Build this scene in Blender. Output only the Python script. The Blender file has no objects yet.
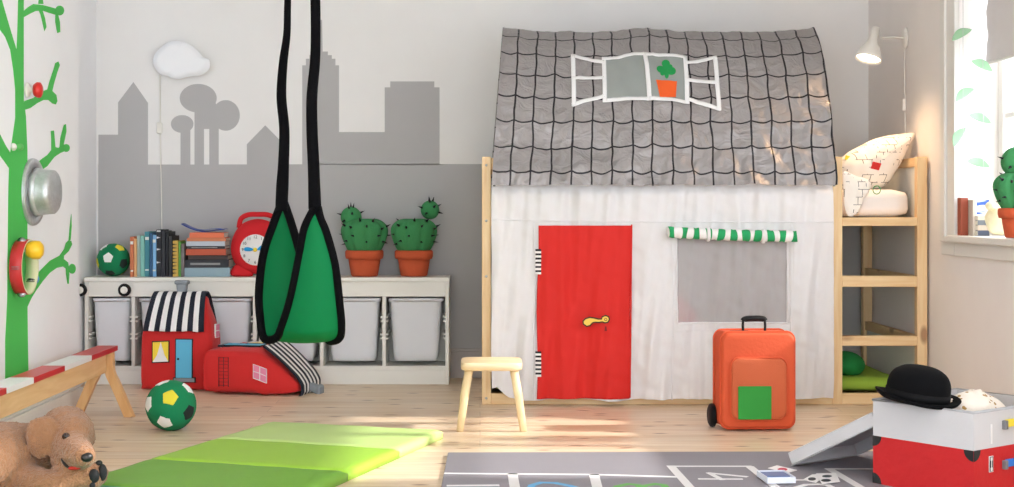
import bpy, bmesh, math, random
from mathutils import Vector, Matrix, Euler, noise
random.seed(7)
S = bpy.context.scene
COL = S.collection
F, VX, VY, H = 1434.0, 480.0, 208.0, 0.92      # focal length in px, vanishing point, eye height
# ---------------------------------------------------------------- camera
cd = bpy.data.cameras.new('camera'); cam = bpy.data.objects.new('camera', cd); COL.objects.link(cam)
cd.sensor_width = 36; cd.lens = 36 * F / 1014; cd.shift_x = (507 - VX) / 1014; cd.shift_y = -(243.5 - VY) / 1014
cam.location = (0, 0, H); cam.rotation_euler = (math.pi / 2, 0, 0); cd.clip_start = .05
S.camera = cam
# ---------------------------------------------------------------- world, sun, exposure
w = bpy.data.worlds.new('world'); S.world = w; w.use_nodes = True
bg = w.node_tree.nodes['Background']; bg.inputs[0].default_value = (0.88, 0.94, 1.02, 1); bg.inputs[1].default_value = 5.6
sl = bpy.data.lights.new('sun', 'SUN'); so = bpy.data.objects.new('sun', sl); COL.objects.link(so)
sl.energy = 7.5; sl.angle = math.radians(1.8); sl.color = (1, .96, .92)
SUN_DIR = Vector((-1.8, .05, -1.0)).normalized()
so.rotation_euler = SUN_DIR.to_track_quat('-Z', 'Y').to_euler(); so.location = (4, -2, 4)
S.view_settings.view_transform = 'Standard'; S.view_settings.look = 'None'
S.view_settings.exposure = -0.16; S.view_settings.gamma = 1.0; S.view_settings.use_curve_mapping = False
S.cycles.max_bounces = 8; S.cycles.diffuse_bounces = 5; S.cycles.transparent_max_bounces = 12

# ---------------------------------------------------------------- helpers
def W(px, py, d): return Vector(((px - VX) * d / F, d, H - (py - VY) * d / F))
def FL(px, py, z=0.0):
    d = (H - z) * F / (py - VY); return Vector(((px - VX) * d / F, d, z))
def L1(c): return c / 12.92 if c <= .04045 else ((c + .055) / 1.055) ** 2.4
def rgb(r, g, b): return (L1(r / 255), L1(g / 255), L1(b / 255), 1)
def mat(name, c, rough=.6, metal=0, var=0, vscale=6, bump=0, bscale=120, sheen=0, alpha=1, emit=0, trans=0, spec=.5):
    m = bpy.data.materials.new(name); m.use_nodes = True; nt = m.node_tree; N = nt.nodes; p = N['Principled BSDF']
    c = rgb(*c)
    p.inputs['Base Color'].default_value = c; p.inputs['Roughness'].default_value = rough
    p.inputs['Metallic'].default_value = metal; p.inputs['Specular IOR Level'].default_value = spec
    if sheen: p.inputs['Sheen Weight'].default_value = sheen; p.inputs['Sheen Roughness'].default_value = .5
    if alpha < 1: p.inputs['Alpha'].default_value = alpha
    if trans: p.inputs['Transmission Weight'].default_value = trans
    if emit: p.inputs['Emission Color'].default_value = c; p.inputs['Emission Strength'].default_value = emit
    tc = N.new('ShaderNodeTexCoord')
    v = var or .03
    no = N.new('ShaderNodeTexNoise'); no.inputs['Scale'].default_value = vscale; no.inputs['Detail'].default_value = 4
    nt.links.new(tc.outputs['Object'], no.inputs['Vector'])
    mr = N.new('ShaderNodeMapRange'); mr.inputs[3].default_value = 1 - v; mr.inputs[4].default_value = 1 + v
    nt.links.new(no.outputs['Fac'], mr.inputs[0])
    hs = N.new('ShaderNodeHueSaturation'); hs.inputs['Color'].default_value = c
    nt.links.new(mr.outputs[0], hs.inputs['Value']); nt.links.new(hs.outputs[0], p.inputs['Base Color'])
    if bump:
        nb = N.new('ShaderNodeTexNoise'); nb.inputs['Scale'].default_value = bscale; nb.inputs['Detail'].default_value = 5
        nt.links.new(tc.outputs['Object'], nb.inputs['Vector'])
        b = N.new('ShaderNodeBump'); b.inputs['Strength'].default_value = bump; b.inputs['Distance'].default_value = .01
        nt.links.new(nb.outputs['Fac'], b.inputs['Height']); nt.links.new(b.outputs[0], p.inputs['Normal'])
    return m
def wood(name, c1, c2, axis='X', scale=1.0, rough=.45, knots=True):
    """pine: streaks stretched along axis, a few dark knots"""
    m = bpy.data.materials.new(name); m.use_nodes = True; nt = m.node_tree; N = nt.nodes; p = N['Principled BSDF']
    tc = N.new('ShaderNodeTexCoord'); mp = N.new('ShaderNodeMapping')
    sc = [14 * scale] * 3; sc['XYZ'.index(axis)] = 1.2 * scale
    mp.inputs['Scale'].default_value = sc; nt.links.new(tc.outputs['Object'], mp.inputs[0])
    no = N.new('ShaderNodeTexNoise'); no.inputs['Scale'].default_value = 2.2; no.inputs['Detail'].default_value = 5; no.inputs['Distortion'].default_value = .6
    nt.links.new(mp.outputs[0], no.inputs['Vector'])
    cr = N.new('ShaderNodeValToRGB'); cr.color_ramp.elements[0].position = .35; cr.color_ramp.elements[1].position = .68
    cr.color_ramp.elements[0].color = rgb(*c2); cr.color_ramp.elements[1].color = rgb(*c1)
    nt.links.new(no.outputs['Fac'], cr.inputs[0]); last = cr.outputs[0]
    if knots:
        m2 = N.new('ShaderNodeMapping'); s2 = [7.0] * 3; s2['XYZ'.index(axis)] = 3.2; m2.inputs['Scale'].default_value = s2
        nt.links.new(tc.outputs['Object'], m2.inputs[0])
        vo = N.new('ShaderNodeTexVoronoi'); vo.inputs['Scale'].default_value = 1; nt.links.new(m2.outputs[0], vo.inputs['Vector'])
        r2 = N.new('ShaderNodeMapRange'); r2.inputs[1].default_value = .09; r2.inputs[2].default_value = .17; r2.inputs[3].default_value = .75; r2.inputs[4].default_value = 0
        nt.links.new(vo.outputs['Distance'], r2.inputs[0])
        mx = N.new('ShaderNodeMixRGB'); nt.links.new(r2.outputs[0], mx.inputs[0]); nt.links.new(last, mx.inputs[1]); mx.inputs[2].default_value = rgb(150, 98, 60)
        last = mx.outputs[0]
    nt.links.new(last, p.inputs['Base Color']); p.inputs['Roughness'].default_value = rough
    return m

class MB:
    def __init__(s): s.v = []; s.f = []; s.m = []; s.uv = None
    def add(s, vs, fs, mi=0, M=None):
        b = len(s.v)
        s.v += [(M @ Vector(v)) if M else Vector(v) for v in vs]
        for k, f in enumerate(fs):
            s.f.append([b + i for i in f]); s.m.append(mi[k] if isinstance(mi, list) else mi)
        return s
    def box(s, c, sz, M=None, mi=0, taper=1.0):
        x, y, z = sz[0] / 2, sz[1] / 2, sz[2] / 2; c = Vector(c)
        vs = [c + Vector((a * x * (taper if q < 0 else 1), b * y * (taper if q < 0 else 1), q * z)) for q in (-1, 1) for b in (-1, 1) for a in (-1, 1)]
        return s.add(vs, [(0, 2, 3, 1), (4, 5, 7, 6), (0, 1, 5, 4), (2, 6, 7, 3), (0, 4, 6, 2), (1, 3, 7, 5)], mi, M)
    def box2(s, a, b, mi=0, M=None):
        a, b = Vector(a), Vector(b); return s.box((a + b) / 2, [abs(q) for q in (b - a)], M, mi)
    def prism(s, pts, ext, mi=0, M=None, mi_side=None):
        pts = [Vector(p) for p in pts]; ext = Vector(ext); n = len(pts)
        nrm = Vector((0, 0, 0))
        for i in range(n): nrm += pts[i].cross(pts[(i + 1) % n])
        if nrm.dot(ext) > 0: pts.reverse()
        vs = pts + [p + ext for p in pts]
        fs = [list(range(n)), list(range(2 * n - 1, n - 1, -1))] + [(i, i + n, (i + 1) % n + n, (i + 1) % n) for i in range(n)]
        ms = mi if mi_side is None else [mi, mi] + [mi_side] * n
        return s.add(vs, fs, ms, M)
    def tube(s, pts, r, n=10, mi=0, closed=False, flat=None, cap=True):
        pts = [Vector(p) for p in pts]; N_ = len(pts)
        if not isinstance(r, (list, tuple)): r = [r] * N_
        vs = []; fs = []; up = None
        for i, p in enumerate(pts):
            a = pts[i - 1] if (i or closed) else p; b = pts[(i + 1) % N_] if (i < N_ - 1 or closed) else p
            t = (b - a).normalized()
            if up is None: up = Vector((0, 1, 0)) if abs(t.y) < .8 else Vector((1, 0, 0))
            sd = t.cross(up).normalized(); up = sd.cross(t).normalized()
            fx = flat if flat else 1
            for k in range(n):
                a_ = 2 * math.pi * k / n
                vs.append(p + sd * math.cos(a_) * r[i] + up * math.sin(a_) * r[i] * fx)
        for i in range(N_ if closed else N_ - 1):
            j = (i + 1) % N_
            for k in range(n):
                l = (k + 1) % n; fs.append((i * n + k, j * n + k, j * n + l, i * n + l))
        if cap and not closed: fs += [list(range(n)), list(range(N_ * n - 1, (N_ - 1) * n - 1, -1))]
        return s.add(vs, fs, mi)
    def lathe(s, prof, M=None, n=24, mi=0, mod=None):
        vs = []; fs = []
        for (r, z) in prof:
            for k in range(n):
                a = 2 * math.pi * k / n; rr = r * (mod(a, z) if mod else 1); vs.append((rr * math.cos(a), rr * math.sin(a), z))
        for i in range(len(prof) - 1):
            for k in range(n):
                l = (k + 1) % n; fs.append((i * n + k, i * n + l, (i + 1) * n + l, (i + 1) * n + k))
        if prof[0][0] > 1e-5: fs.append(list(range(n - 1, -1, -1)))
        if prof[-1][0] > 1e-5: fs.append(list(range((len(prof) - 1) * n, len(prof) * n)))
        return s.add(vs, fs, mi, M)
    def ell(s, c, r, M=None, n=20, k=12, mi=0):
        c = Vector(c); r = (r, r, r) if isinstance(r, (int, float)) else r
        vs = [(0, 0, -1)]; fs = []
        for i in range(1, k):
            ph = -math.pi / 2 + math.pi * i / k
            for j in range(n):
                a = 2 * math.pi * j / n; vs.append((math.cos(ph) * math.cos(a), math.cos(ph) * math.sin(a), math.sin(ph)))
        vs.append((0, 0, 1)); T = len(vs) - 1
        for j in range(n): fs.append((0, 1 + (j + 1) % n, 1 + j)); fs.append((T, 1 + (k - 2) * n + j, 1 + (k - 2) * n + (j + 1) % n))
        for i in range(k - 2):
            for j in range(n):
                l = (j + 1) % n; fs.append((1 + i * n + j, 1 + i * n + l, 1 + (i + 1) * n + l, 1 + (i + 1) * n + j))
        R = M.to_3x3() if M else Matrix.Identity(3)
        return s.add([c + R @ Vector((v[0] * r[0], v[1] * r[1], v[2] * r[2])) for v in vs], fs, mi)
    def grid(s, fn, nu, nv, mi=0, keep=None, flip=False):
        vs = [fn(i / nu, j / nv) for j in range(nv + 1) for i in range(nu + 1)]; fs = []; ms = []
        for j in range(nv):
            for i in range(nu):
                if keep and not keep((i + .5) / nu, (j + .5) / nv): continue
                a = j * (nu + 1) + i; q = (a, a + 1, a + nu + 2, a + nu + 1)
                fs.append(q[::-1] if flip else q); ms.append(mi((i + .5) / nu, (j + .5) / nv) if callable(mi) else mi)
        return s.add(vs, fs, ms)
    def puff(s, out, c, T, M=None, rings=8, k=2.4, back=1.0, mi=0, wr=0, mif=None, seed=0):
        """inflated closed shape: outline in local x,z; thickness T to -y and T*back to +y"""
        out = [Vector(p) for p in out]; c = Vector(c); n = len(out); vs = []; fs = []; ms = []
        for side, th in ((-1, T), (1, T * back)):
            b = len(vs)
            for i in range(rings + 1):
                t = i / rings; h = th * max(0, 1 - t ** k) ** .5
                for p in out:
                    q = c + (p - c) * t; dd = noise.noise(Vector((q.x * 22 + seed, side * 3, q.y * 22))) * wr * (1 - t ** 6) if wr else 0
                    vs.append((q.x, side * (h + dd), q.y))
            for i in range(rings):
                for j in range(n):
                    l = (j + 1) % n; f = [b + i * n + j, b + i * n + l, b + (i + 1) * n + l, b + (i + 1) * n + j]
                    if i == 0: f = [b + j, b + n + l, b + n + j] if 0 else [b + i * n + j, b + (i + 1) * n + l, b + (i + 1) * n + j]
                    fs.append(f if side < 0 else f[::-1]); q = sum((Vector(vs[a]) for a in f), Vector()) / len(f)
                    ms.append(mif(q) if mif else mi)
        return s.add(vs, fs, ms, M)
    def build(s, name, mats, parent=None, smooth=True, bevel=0, world=True, subsurf=0, seg=2, weld=False, origin=True):
        if not isinstance(mats, (list, tuple)): mats = [mats]
        Mi = None; off = None
        if parent is not None and world: Mi = wm(parent).inverted()
        elif parent is None and origin:
            lo = [min(v[i] for v in s.v) for i in range(3)]; hi = [max(v[i] for v in s.v) for i in range(3)]
            off = Vector(((lo[0] + hi[0]) / 2, (lo[1] + hi[1]) / 2, lo[2]))
        vs = [Mi @ v if Mi else (v - off if off else v) for v in s.v]
        me = bpy.data.meshes.new(name); me.from_pydata(vs, [], s.f)
        for m in mats: me.materials.append(m)
        for p, mi in zip(me.polygons, s.m): p.material_index = mi; p.use_smooth = smooth
        if s.uv:
            uvl = me.uv_layers.new(name='uv')
            for l in me.loops: uvl.data[l.index].uv = s.uv[l.vertex_index]
        bm = bmesh.new(); bm.from_mesh(me)
        if weld: bmesh.ops.remove_doubles(bm, verts=bm.verts, dist=1e-5)
        bmesh.ops.recalc_face_normals(bm, faces=bm.faces) if not s.uv else None
        bm.to_mesh(me); bm.free()
        o = bpy.data.objects.new(name, me); COL.objects.link(o)
        if off: o.location = off
        if parent is not None: o.parent = parent
        if bevel:
            b = o.modifiers.new('bevel', 'BEVEL'); b.width = bevel; b.segments = seg; b.limit_method = 'ANGLE'; b.angle_limit = math.radians(40)
            b.harden_normals = False
        if subsurf: q = o.modifiers.new('sub', 'SUBSURF'); q.levels = q.render_levels = subsurf
        if smooth and bevel:
            try: me.set_sharp_from_angle(angle=math.radians(50))
            except Exception: pass
        return o
def wm(o):
    M = Matrix.LocRotScale(o.location, o.rotation_euler, o.scale)
    return wm(o.parent) @ M if o.parent else M
def tag(o, label, cat, group=None):
    o['label'] = label; o['category'] = cat
    if group: o['group'] = group
    return o
def thing(name, label, cat, loc=(0, 0, 0), rot=(0, 0, 0), group=None):
    o = bpy.data.objects.new(name, None); o.empty_display_size = .05; COL.objects.link(o)
    o.location = loc; o.rotation_euler = rot if isinstance(rot, (tuple, list, Euler)) else (0, 0, rot)
    return tag(o, label, cat, group)
def struct(o): o['kind'] = 'structure'; return o
def smooth_path(pts, n):
    pts = [Vector(p) for p in pts]; out = []; m = len(pts) - 1
    for i in range(n + 1):
        t = i / n * m; k = min(int(t), m - 1); u = t - k
        p0, p1, p2, p3 = pts[max(k - 1, 0)], pts[k], pts[k + 1], pts[min(k + 2, m)]
        out.append(.5 * ((2 * p1) + (-p0 + p2) * u + (2 * p0 - 5 * p1 + 4 * p2 - p3) * u * u + (-p0 + 3 * p1 - 3 * p2 + p3) * u ** 3))
    return out
def closed_path(pts, n):
    pts = [Vector(p) for p in pts]; m = len(pts); out = []
    for i in range(n):
        t = i / n * m; k = int(t) % m; u = t - int(t)
        p0, p1, p2, p3 = pts[k - 1], pts[k], pts[(k + 1) % m], pts[(k + 2) % m]
        out.append(.5 * ((2 * p1) + (-p0 + p2) * u + (2 * p0 - 5 * p1 + 4 * p2 - p3) * u * u + (-p0 + 3 * p1 - 3 * p2 + p3) * u ** 3))
    return out
def text_into(mb, s_, size, M, depth=.001, mi=0):
    cu = bpy.data.curves.new('t', 'FONT'); cu.body = s_; cu.size = size; cu.align_x = 'CENTER'; cu.align_y = 'CENTER'; cu.extrude = depth; cu.resolution_u = 3
    o = bpy.data.objects.new('t', cu); COL.objects.link(o); dg = bpy.context.evaluated_depsgraph_get()
    me = bpy.data.meshes.new_from_object(o.evaluated_get(dg))
    mb.add([v.co.copy() for v in me.vertices], [list(p.vertices) for p in me.polygons], mi, M)
    bpy.data.objects.remove(o); bpy.data.curves.remove(cu); bpy.data.meshes.remove(me)
def ringpts(cx, cz, rx, rz, n=24, a0=0): return [(cx + rx * math.cos(a0 + 2 * math.pi * i / n), cz + rz * math.sin(a0 + 2 * math.pi * i / n)) for i in range(n)]

# ---------------------------------------------------------------- materials
m_white_wall = mat('white wall paint', (235, 234, 232), .85, bump=.02, bscale=60)
m_grey_paint = mat('grey mural paint', (180, 179, 179), .85)
m_left_wall = mat('left wall paint', (246, 247, 250), .8)
m_trim = mat('white gloss trim', (228, 226, 220), .4)
m_green_decal = mat('green tree paint', (72, 192, 84), .7)
m_white_lac = mat('white lacquer', (232, 230, 222), .4)
m_bin = mat('frosted plastic', (243, 245, 250), .35, alpha=.80)
m_red = mat('red cotton', (205, 32, 30), .8, bump=.25, bscale=90, sheen=.1, var=.06)
m_red2 = mat('red felt', (204, 24, 34), .85, bump=.2, bscale=150)
m_black = mat('black cotton', (24, 26, 32), .8, bump=.2, bscale=200)
m_blackp = mat('black plastic', (16, 16, 18), .6, spec=.25)
m_whitef = mat('white cotton', (236, 234, 232), .85, bump=.2, bscale=150)
m_grey_plush = mat('grey plush', (140, 146, 152), .9)
m_sky = mat('sky blue print', (96, 184, 218), .8)
m_yellow = mat('yellow print', (244, 212, 62), .7)
m_green_plush = mat('green cactus cotton', (56, 136, 80), .85, bump=.3, bscale=150, var=.08)
m_green_ball = mat('green ball felt', (0, 128, 80), .85, bump=.25, bscale=180)
m_green_nylon = mat('green nylon', (0, 116, 64), .7, bump=.4, bscale=10, spec=.2)
m_terra = mat('terracotta cotton', (198, 86, 48), .85, bump=.25, bscale=130, var=.07)
m_pine = wood('pine', (240, 212, 164), (228, 190, 138), 'X')
m_pine_v = wood('pine vertical', (240, 212, 164), (228, 190, 138), 'Z')
m_pine_y = wood('pine lengthways', (238, 206, 158), (222, 180, 128), 'Y')
m_beam = wood('varnished beech', (240, 202, 150), (226, 182, 126), 'Y', knots=False)
m_stool = wood('pale birch', (238, 216, 176), (226, 196, 148), 'X', knots=False)
m_orange = mat('orange nylon', (208, 82, 42), .75, bump=.2, bscale=80, var=.05)
m_orange_net = mat('orange mesh', (196, 92, 52), .75, bump=.3, bscale=300)
m_green_flat = mat('green patch', (36, 140, 46), .7)
m_metal = mat('brushed metal', (190, 192, 195), .35, metal=.9)
def floor_mat():
    m = bpy.data.materials.new('pine floor boards'); m.use_nodes = True; nt = m.node_tree; N = nt.nodes; p = N['Principled BSDF']; K = nt.links.new
    tc = N.new('ShaderNodeTexCoord')
    br = N.new('ShaderNodeTexBrick'); br.offset = .37; br.inputs['Scale'].default_value = 1; br.inputs['Brick Width'].default_value = 2.6
    br.inputs['Row Height'].default_value = .135; br.inputs['Mortar Size'].default_value = .0012; br.inputs['Mortar Smooth'].default_value = .2
    br.inputs['Color1'].default_value = (.42, .42, .42, 1); br.inputs['Color2'].default_value = (.58, .58, .58, 1); br.inputs['Mortar'].default_value = (0, 0, 0, 1)
    K(tc.outputs['Object'], br.inputs['Vector'])
    mp = N.new('ShaderNodeMapping'); mp.inputs['Scale'].default_value = (1.1, 16, 1); K(tc.outputs['Object'], mp.inputs[0])
    add = N.new('ShaderNodeVectorMath'); add.operation = 'ADD'; K(mp.outputs[0], add.inputs[0])
    sc = N.new('ShaderNodeVectorMath'); sc.operation = 'SCALE'; sc.inputs['Scale'].default_value = 40; K(br.outputs['Color'], sc.inputs[0]); K(sc.outputs[0], add.inputs[1])
    no = N.new('ShaderNodeTexNoise'); no.inputs['Scale'].default_value = 1.6; no.inputs['Detail'].default_value = 6; no.inputs['Distortion'].default_value = .8; K(add.outputs[0], no.inputs['Vector'])
    cr = N.new('ShaderNodeValToRGB'); e = cr.color_ramp.elements; e[0].position = .3; e[1].position = .72; e[0].color = rgb(222, 190, 152); e[1].color = rgb(244, 224, 198)
    K(no.outputs['Fac'], cr.inputs[0])
    m1 = N.new('ShaderNodeMixRGB'); m1.blend_type = 'MULTIPLY'; m1.inputs[0].default_value = 1
    r0 = N.new('ShaderNodeMapRange'); r0.inputs[1].default_value = .0; r0.inputs[2].default_value = .6; r0.inputs[3].default_value = .55; r0.inputs[4].default_value = 1.0
    K(br.outputs['Color'], r0.inputs[0]); K(cr.outputs[0], m1.inputs[1]); K(r0.outputs[0], m1.inputs[2])
    m2 = N.new('ShaderNodeMapping'); m2.inputs['Scale'].default_value = (2.6, 8, 1); K(tc.outputs['Object'], m2.inputs[0])
    vo = N.new('ShaderNodeTexVoronoi'); vo.voronoi_dimensions = '2D'; vo.inputs['Scale'].default_value = 1.0; K(m2.outputs[0], vo.inputs['Vector'])
    r2 = N.new('ShaderNodeMapRange'); r2.inputs[1].default_value = .035; r2.inputs[2].default_value = .10; r2.inputs[3].default_value = .9; r2.inputs[4].default_value = 0; K(vo.outputs['Distance'], r2.inputs[0])
    mx = N.new('ShaderNodeMixRGB'); K(r2.outputs[0], mx.inputs[0]); K(m1.outputs[0], mx.inputs[1]); mx.inputs[2].default_value = rgb(132, 82, 50)
    K(mx.outputs[0], p.inputs['Base Color']); p.inputs['Roughness'].default_value = .38
    return m
m_floor = floor_mat()

# ================================================================ ROOM
BY, RX, LX, LX2, CZ = 7.77, 2.105, -1.82, -2.078, 2.6
Y0 = -.6
f = MB(); f.box2((LX2 - .15, Y0, -.1), (RX + .15, BY + .12, 0)); struct(f.build('floor', m_floor, smooth=False, origin=False))
f = MB(); f.box2((LX2 - .15, Y0, CZ), (RX + .15, BY + .12, CZ + .1)); struct(f.build('ceiling', m_white_wall, smooth=False))
f = MB(); f.box2((LX2 - .15, BY, 0), (RX + .15, BY + .12, CZ)); wb = struct(f.build('wall_back', m_white_wall, smooth=False))
# painted skyline on the back wall
sk = MB()
def wp(px, py): return W(px, py, BY - .0006)
def skp(pts, off=0): sk.prism([wp(*p) + Vector((0, -off, 0)) for p in pts], (0, .0005, 0))
FB = 378
skp([(98.2, 164.7), (483, 164), (868.6, 164), (868.6, FB), (98.2, FB)])
skp([(98.4, 134.7), (118, 134.7), (118, 102.5), (133.4, 82), (148, 103), (148, 164.7), (98.4, 164.7)])
for a, b in ((180.5, 190.3), (194.5, 204), (209.3, 218.7)): skp([(a, 124), (b, 124), (b, 164.7), (a, 164.7)])
skp([(194.5, 98), (214, 98), (218, 110), (218.5, 129), (194.5, 129)], .0002)
for i, (cx, cy, rx, ry) in enumerate(((198.2, 98.2, 18.5, 14.3), (225.8, 115.4, 14, 15.3), (182.2, 124, 11.3, 8.9))): skp(ringpts(cx, cy, rx, ry, 40), .0001 * (i + 3))
skp([(246.8, 164.7), (246.8, 144.3), (265.2, 125.3), (284, 144.3), (284, 164.7)])
st = [(22, 138), (33, 138), (33, 118), (44, 118), (44, 107), (56, 107), (56, 96), (100, 96), (100, 107), (112, 107), (112, 118), (123, 118), (123, 138), (134, 138), (134, 341), (273, 341), (273, 205), (290, 205), (290, 187), (424, 187), (424, 205), (440, 205), (440, 441), (22, 441)]
skp([(295 + x / 3.044, 20 + y / 3.044) for x, y in st]); skp([(319.6, 52), (320.4, 20), (322, 20), (322.6, 52)])
o = sk.build('painted_skyline', m_grey_paint, wb, smooth=False); o['label'] = 'flat grey painted city skyline'
f = MB(); f.box2((LX - .2, Y0, 0), (LX, 6.5, CZ)); struct(f.build('wall_left', m_left_wall, smooth=False))
f = MB(); f.box2((LX2 - .12, 6.5, 0), (LX2, BY, CZ)); struct(f.build('wall_recess', m_left_wall, smooth=False))
f = MB(); f.box2((LX, Y0, 0), (LX + .02, 6.5, .11)); f.box2((LX, Y0, .11), (LX + .012, 6.5, .122)); struct(f.build('baseboard_left', m_trim, smooth=False, bevel=.003))
f = MB(); f.box2((LX2, BY - .018, 0), (RX, BY, .145)); f.box2((LX2, BY - .01, .145), (RX, BY, .16))
struct(f.build('baseboard_back', mat('grey skirting paint', (186, 178, 174), .6), smooth=False, bevel=.003))
# right wall with two window openings
WY0, WY1, WZ0, WZ1 = 4.72, 6.30, .80, 2.25        # window in view
VY0, VY1, VZ0, VZ1 = 1.2, 4.35, .80, 2.4         # unseen second window, added towards the camera and enlarged to brighten the room
m_rw = mat('right wall paint', (236, 231, 227), .85)
f = MB(); T = .3
for (a, b, c, d) in ((Y0, VY0, 0, CZ), (VY0, VY1, 0, VZ0), (VY0, VY1, VZ1, CZ), (VY1, WY0, 0, CZ), (WY0, WY1, 0, WZ0), (WY0, WY1, WZ1, CZ), (WY1, BY, 0, CZ)):
    f.box2((RX, a, c), (RX + T, b, d))
struct(f.build('wall_right', m_rw, smooth=False))
f = MB(); f.box2((RX - .015, Y0, 0), (RX, 6.7, .11)); struct(f.build('baseboard_right', m_trim, smooth=False, bevel=.003))
def window(idx, y0, y1, z0, z1, casing=.18):
    t = MB()     # casing (architrave) with a step
    for (a, b, c, d) in ((y1, y1 + casing, z0 - .09, z1 + casing), (y0 - casing, y0, z0 - .09, z1 + casing), (y0, y1, z1, z1 + casing), (y0, y1, z0 - .09, z0 - .005)):
        t.box2((RX - .022, a, c), (RX, b, d))
    for (a, b, c, d) in ((y1 + .10, y1 + .165, z0 - .03, z1 + casing), (y0 - .165, y0 - .10, z0 - .03, z1 + casing), (y0 - .1, y1 + .1, z0 - .03, z0 - .006)):
        t.box2((RX - .034, a, c), (RX - .02, b, d))
    r = thing('window_%d' % idx, 'white framed window', 'window', (RX + .15, (y0 + y1) / 2, z0)); del r['label'], r['category']; r['kind'] = 'structure'
    t.build('window_casing', m_trim, r, smooth=False, bevel=.004)
    g = MB(); g.box2((RX - .05, y0 - .02, z0 - .03), (RX + .20, y1 + .02, z0)); g.build('window_sill', m_trim, r, smooth=False, bevel=.006)
    g = MB(); x0, x1 = RX + .17, RX + .22
    for (a, b, c, d) in ((y0, y0 + .06, z0, z1), (y1 - .06, y1, z0, z1), (y0, y1, z0, z0 + .07), (y0, y1, z1 - .07, z1), ((y0 + y1) / 2 - .035, (y0 + y1) / 2 + .035, z0, z1)): g.box2((x0, a, c), (x1, b, d))
    for zz in (z0 + (z1 - z0) * .36, z0 + (z1 - z0) * .7): g.box2((x0 + .01, y0, zz - .012), (x1 - .01, y1, zz + .012))
    g.build('window_frame', m_trim, r, smooth=False, bevel=.004)
    g = MB(); g.box2((RX + .195, y0 + .03, z0 + .03), (RX + .199, y1 - .03, z1 - .03))
    gl = bpy.data.materials.new('clear window glass'); gl.use_nodes = True; nt = gl.node_tree; nt.nodes.clear()
    ou = nt.nodes.new('ShaderNodeOutputMaterial'); mx = nt.nodes.new('ShaderNodeMixShader'); tr = nt.nodes.new('ShaderNodeBsdfTransparent'); gs = nt.nodes.new('ShaderNodeBsdfGlossy'); gs.inputs['Roughness'].default_value = .02
    mx.inputs[0].default_value = .06; nt.links.new(tr.outputs[0], mx.inputs[1]); nt.links.new(gs.outputs[0], mx.inputs[2]); nt.links.new(mx.outputs[0], ou.inputs[0])
    g.build('window_glass', gl, r, smooth=False)
window(1, WY0, WY1, WZ0, WZ1); window(2, VY0, VY1, VZ0, VZ1)
# ================================================================ TREE ON THE LEFT WALL
def lw(px, py, off=0.0):
    X = LX + off; Y = -X * F / (VX - px); return Vector((X, Y, H - (py - VY) * Y / F))
tr = MB()
def trp(pts, k=0, sm=0):
    P = [lw(*p) for p in pts]
    if sm: P = closed_path(P, len(P) * 4)
    for q in P: q.x = LX + .0006 + k * .0003
    tr.prism(P, (.0012, 0, 0))
trp([(15, 118), (15, 90), (13, 70), (10, 50), (5, 37), (0, 30), (-12, 14), (-22, 0), (-34, -40), (-20, -40), (-8, -14), (1.5, 0), (9, 26), (16.3, 50), (17.2, 30), (17.9, 0), (18.5, -40), (24.5, -40), (23.4, 0), (23.4, 100), (25.5, 116), (27, 150), (27, 200), (27, 300), (27.5, 340), (28, 372), (28, 405.6), (5, 411), (5, 340), (7, 300), (8, 200), (9, 160)])
trp([(22, 12), (28, 7), (33, 4), (42, 5), (50, 7), (57, 9), (56, 15), (49, 13), (42, 10.5), (35, 11), (29, 14), (22, 18)], 1)
trp(ringpts(59.3, 10.5, 4.4, 4.9, 18), 2)
trp([(37, 8), (40, 14), (42, 22), (44, 31), (46, 27), (44.5, 18), (41, 7)], 2); trp([(38, 4), (38.5, -6), (41.5, -6), (43, 4)], 2)
trp([(55, 14), (55, 22), (57, 33), (59.8, 32), (59.5, 22), (57.5, 14)], 2)
trp([(24, 101), (33, 98), (40, 92), (47, 89.5), (49, 82), (53, 70), (55, 63), (58, 61.5), (59.5, 65), (57, 72), (53.5, 84), (52, 91), (56, 95), (57, 101), (55.5, 104.5), (52, 103.5), (48, 100), (43, 100), (37, 103), (30, 108), (24, 110)], 1)
trp([(-6, 128), (0, 135), (5, 145), (10, 153), (10, 170), (3, 160), (-6, 148)], 1)
trp([(28, 176), (40, 160), (47, 155), (51, 150), (51, 140), (50.5, 131), (53.5, 130.5), (54.5, 140), (55, 147), (58, 148), (62, 145), (66, 144), (67, 150), (60, 153), (54, 157), (47, 166), (40, 171), (28, 186)], 1)
trp(ringpts(65.8, 148, 3.6, 4, 16), 2); trp([(59, 149), (60, 138), (63.5, 125), (65.5, 124), (66, 131), (64, 141), (62, 150)], 2)
tl = [(118, 290), (140, 262), (170, 230), (220, 180), (262, 158), (283, 128), (290, 102), (302, 90), (314, 93), (318, 108), (303, 138), (282, 158), (281, 173), (300, 188), (302, 200), (306, 240), (303, 283), (298, 282), (291, 240), (290, 215), (278, 206), (250, 212), (220, 233), (190, 268), (160, 310), (138, 345), (118, 388)]
trp([(x / 4.43, 220 + y / 4.43) for x, y in tl], 1)
trp(ringpts(318 / 4.43, 220 + 216 / 4.43, 3.6, 5, 16), 2); trp([(302 / 4.43, 241), (307 / 4.43, 228), (311 / 4.43, 219), (314 / 4.43, 214), (316 / 4.43, 226), (311 / 4.43, 240)], 2)
tag(tr.build('wall_tree', m_green_decal, smooth=False), 'flat green tree with bare branches covering the left wall', 'wall decal')
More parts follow.
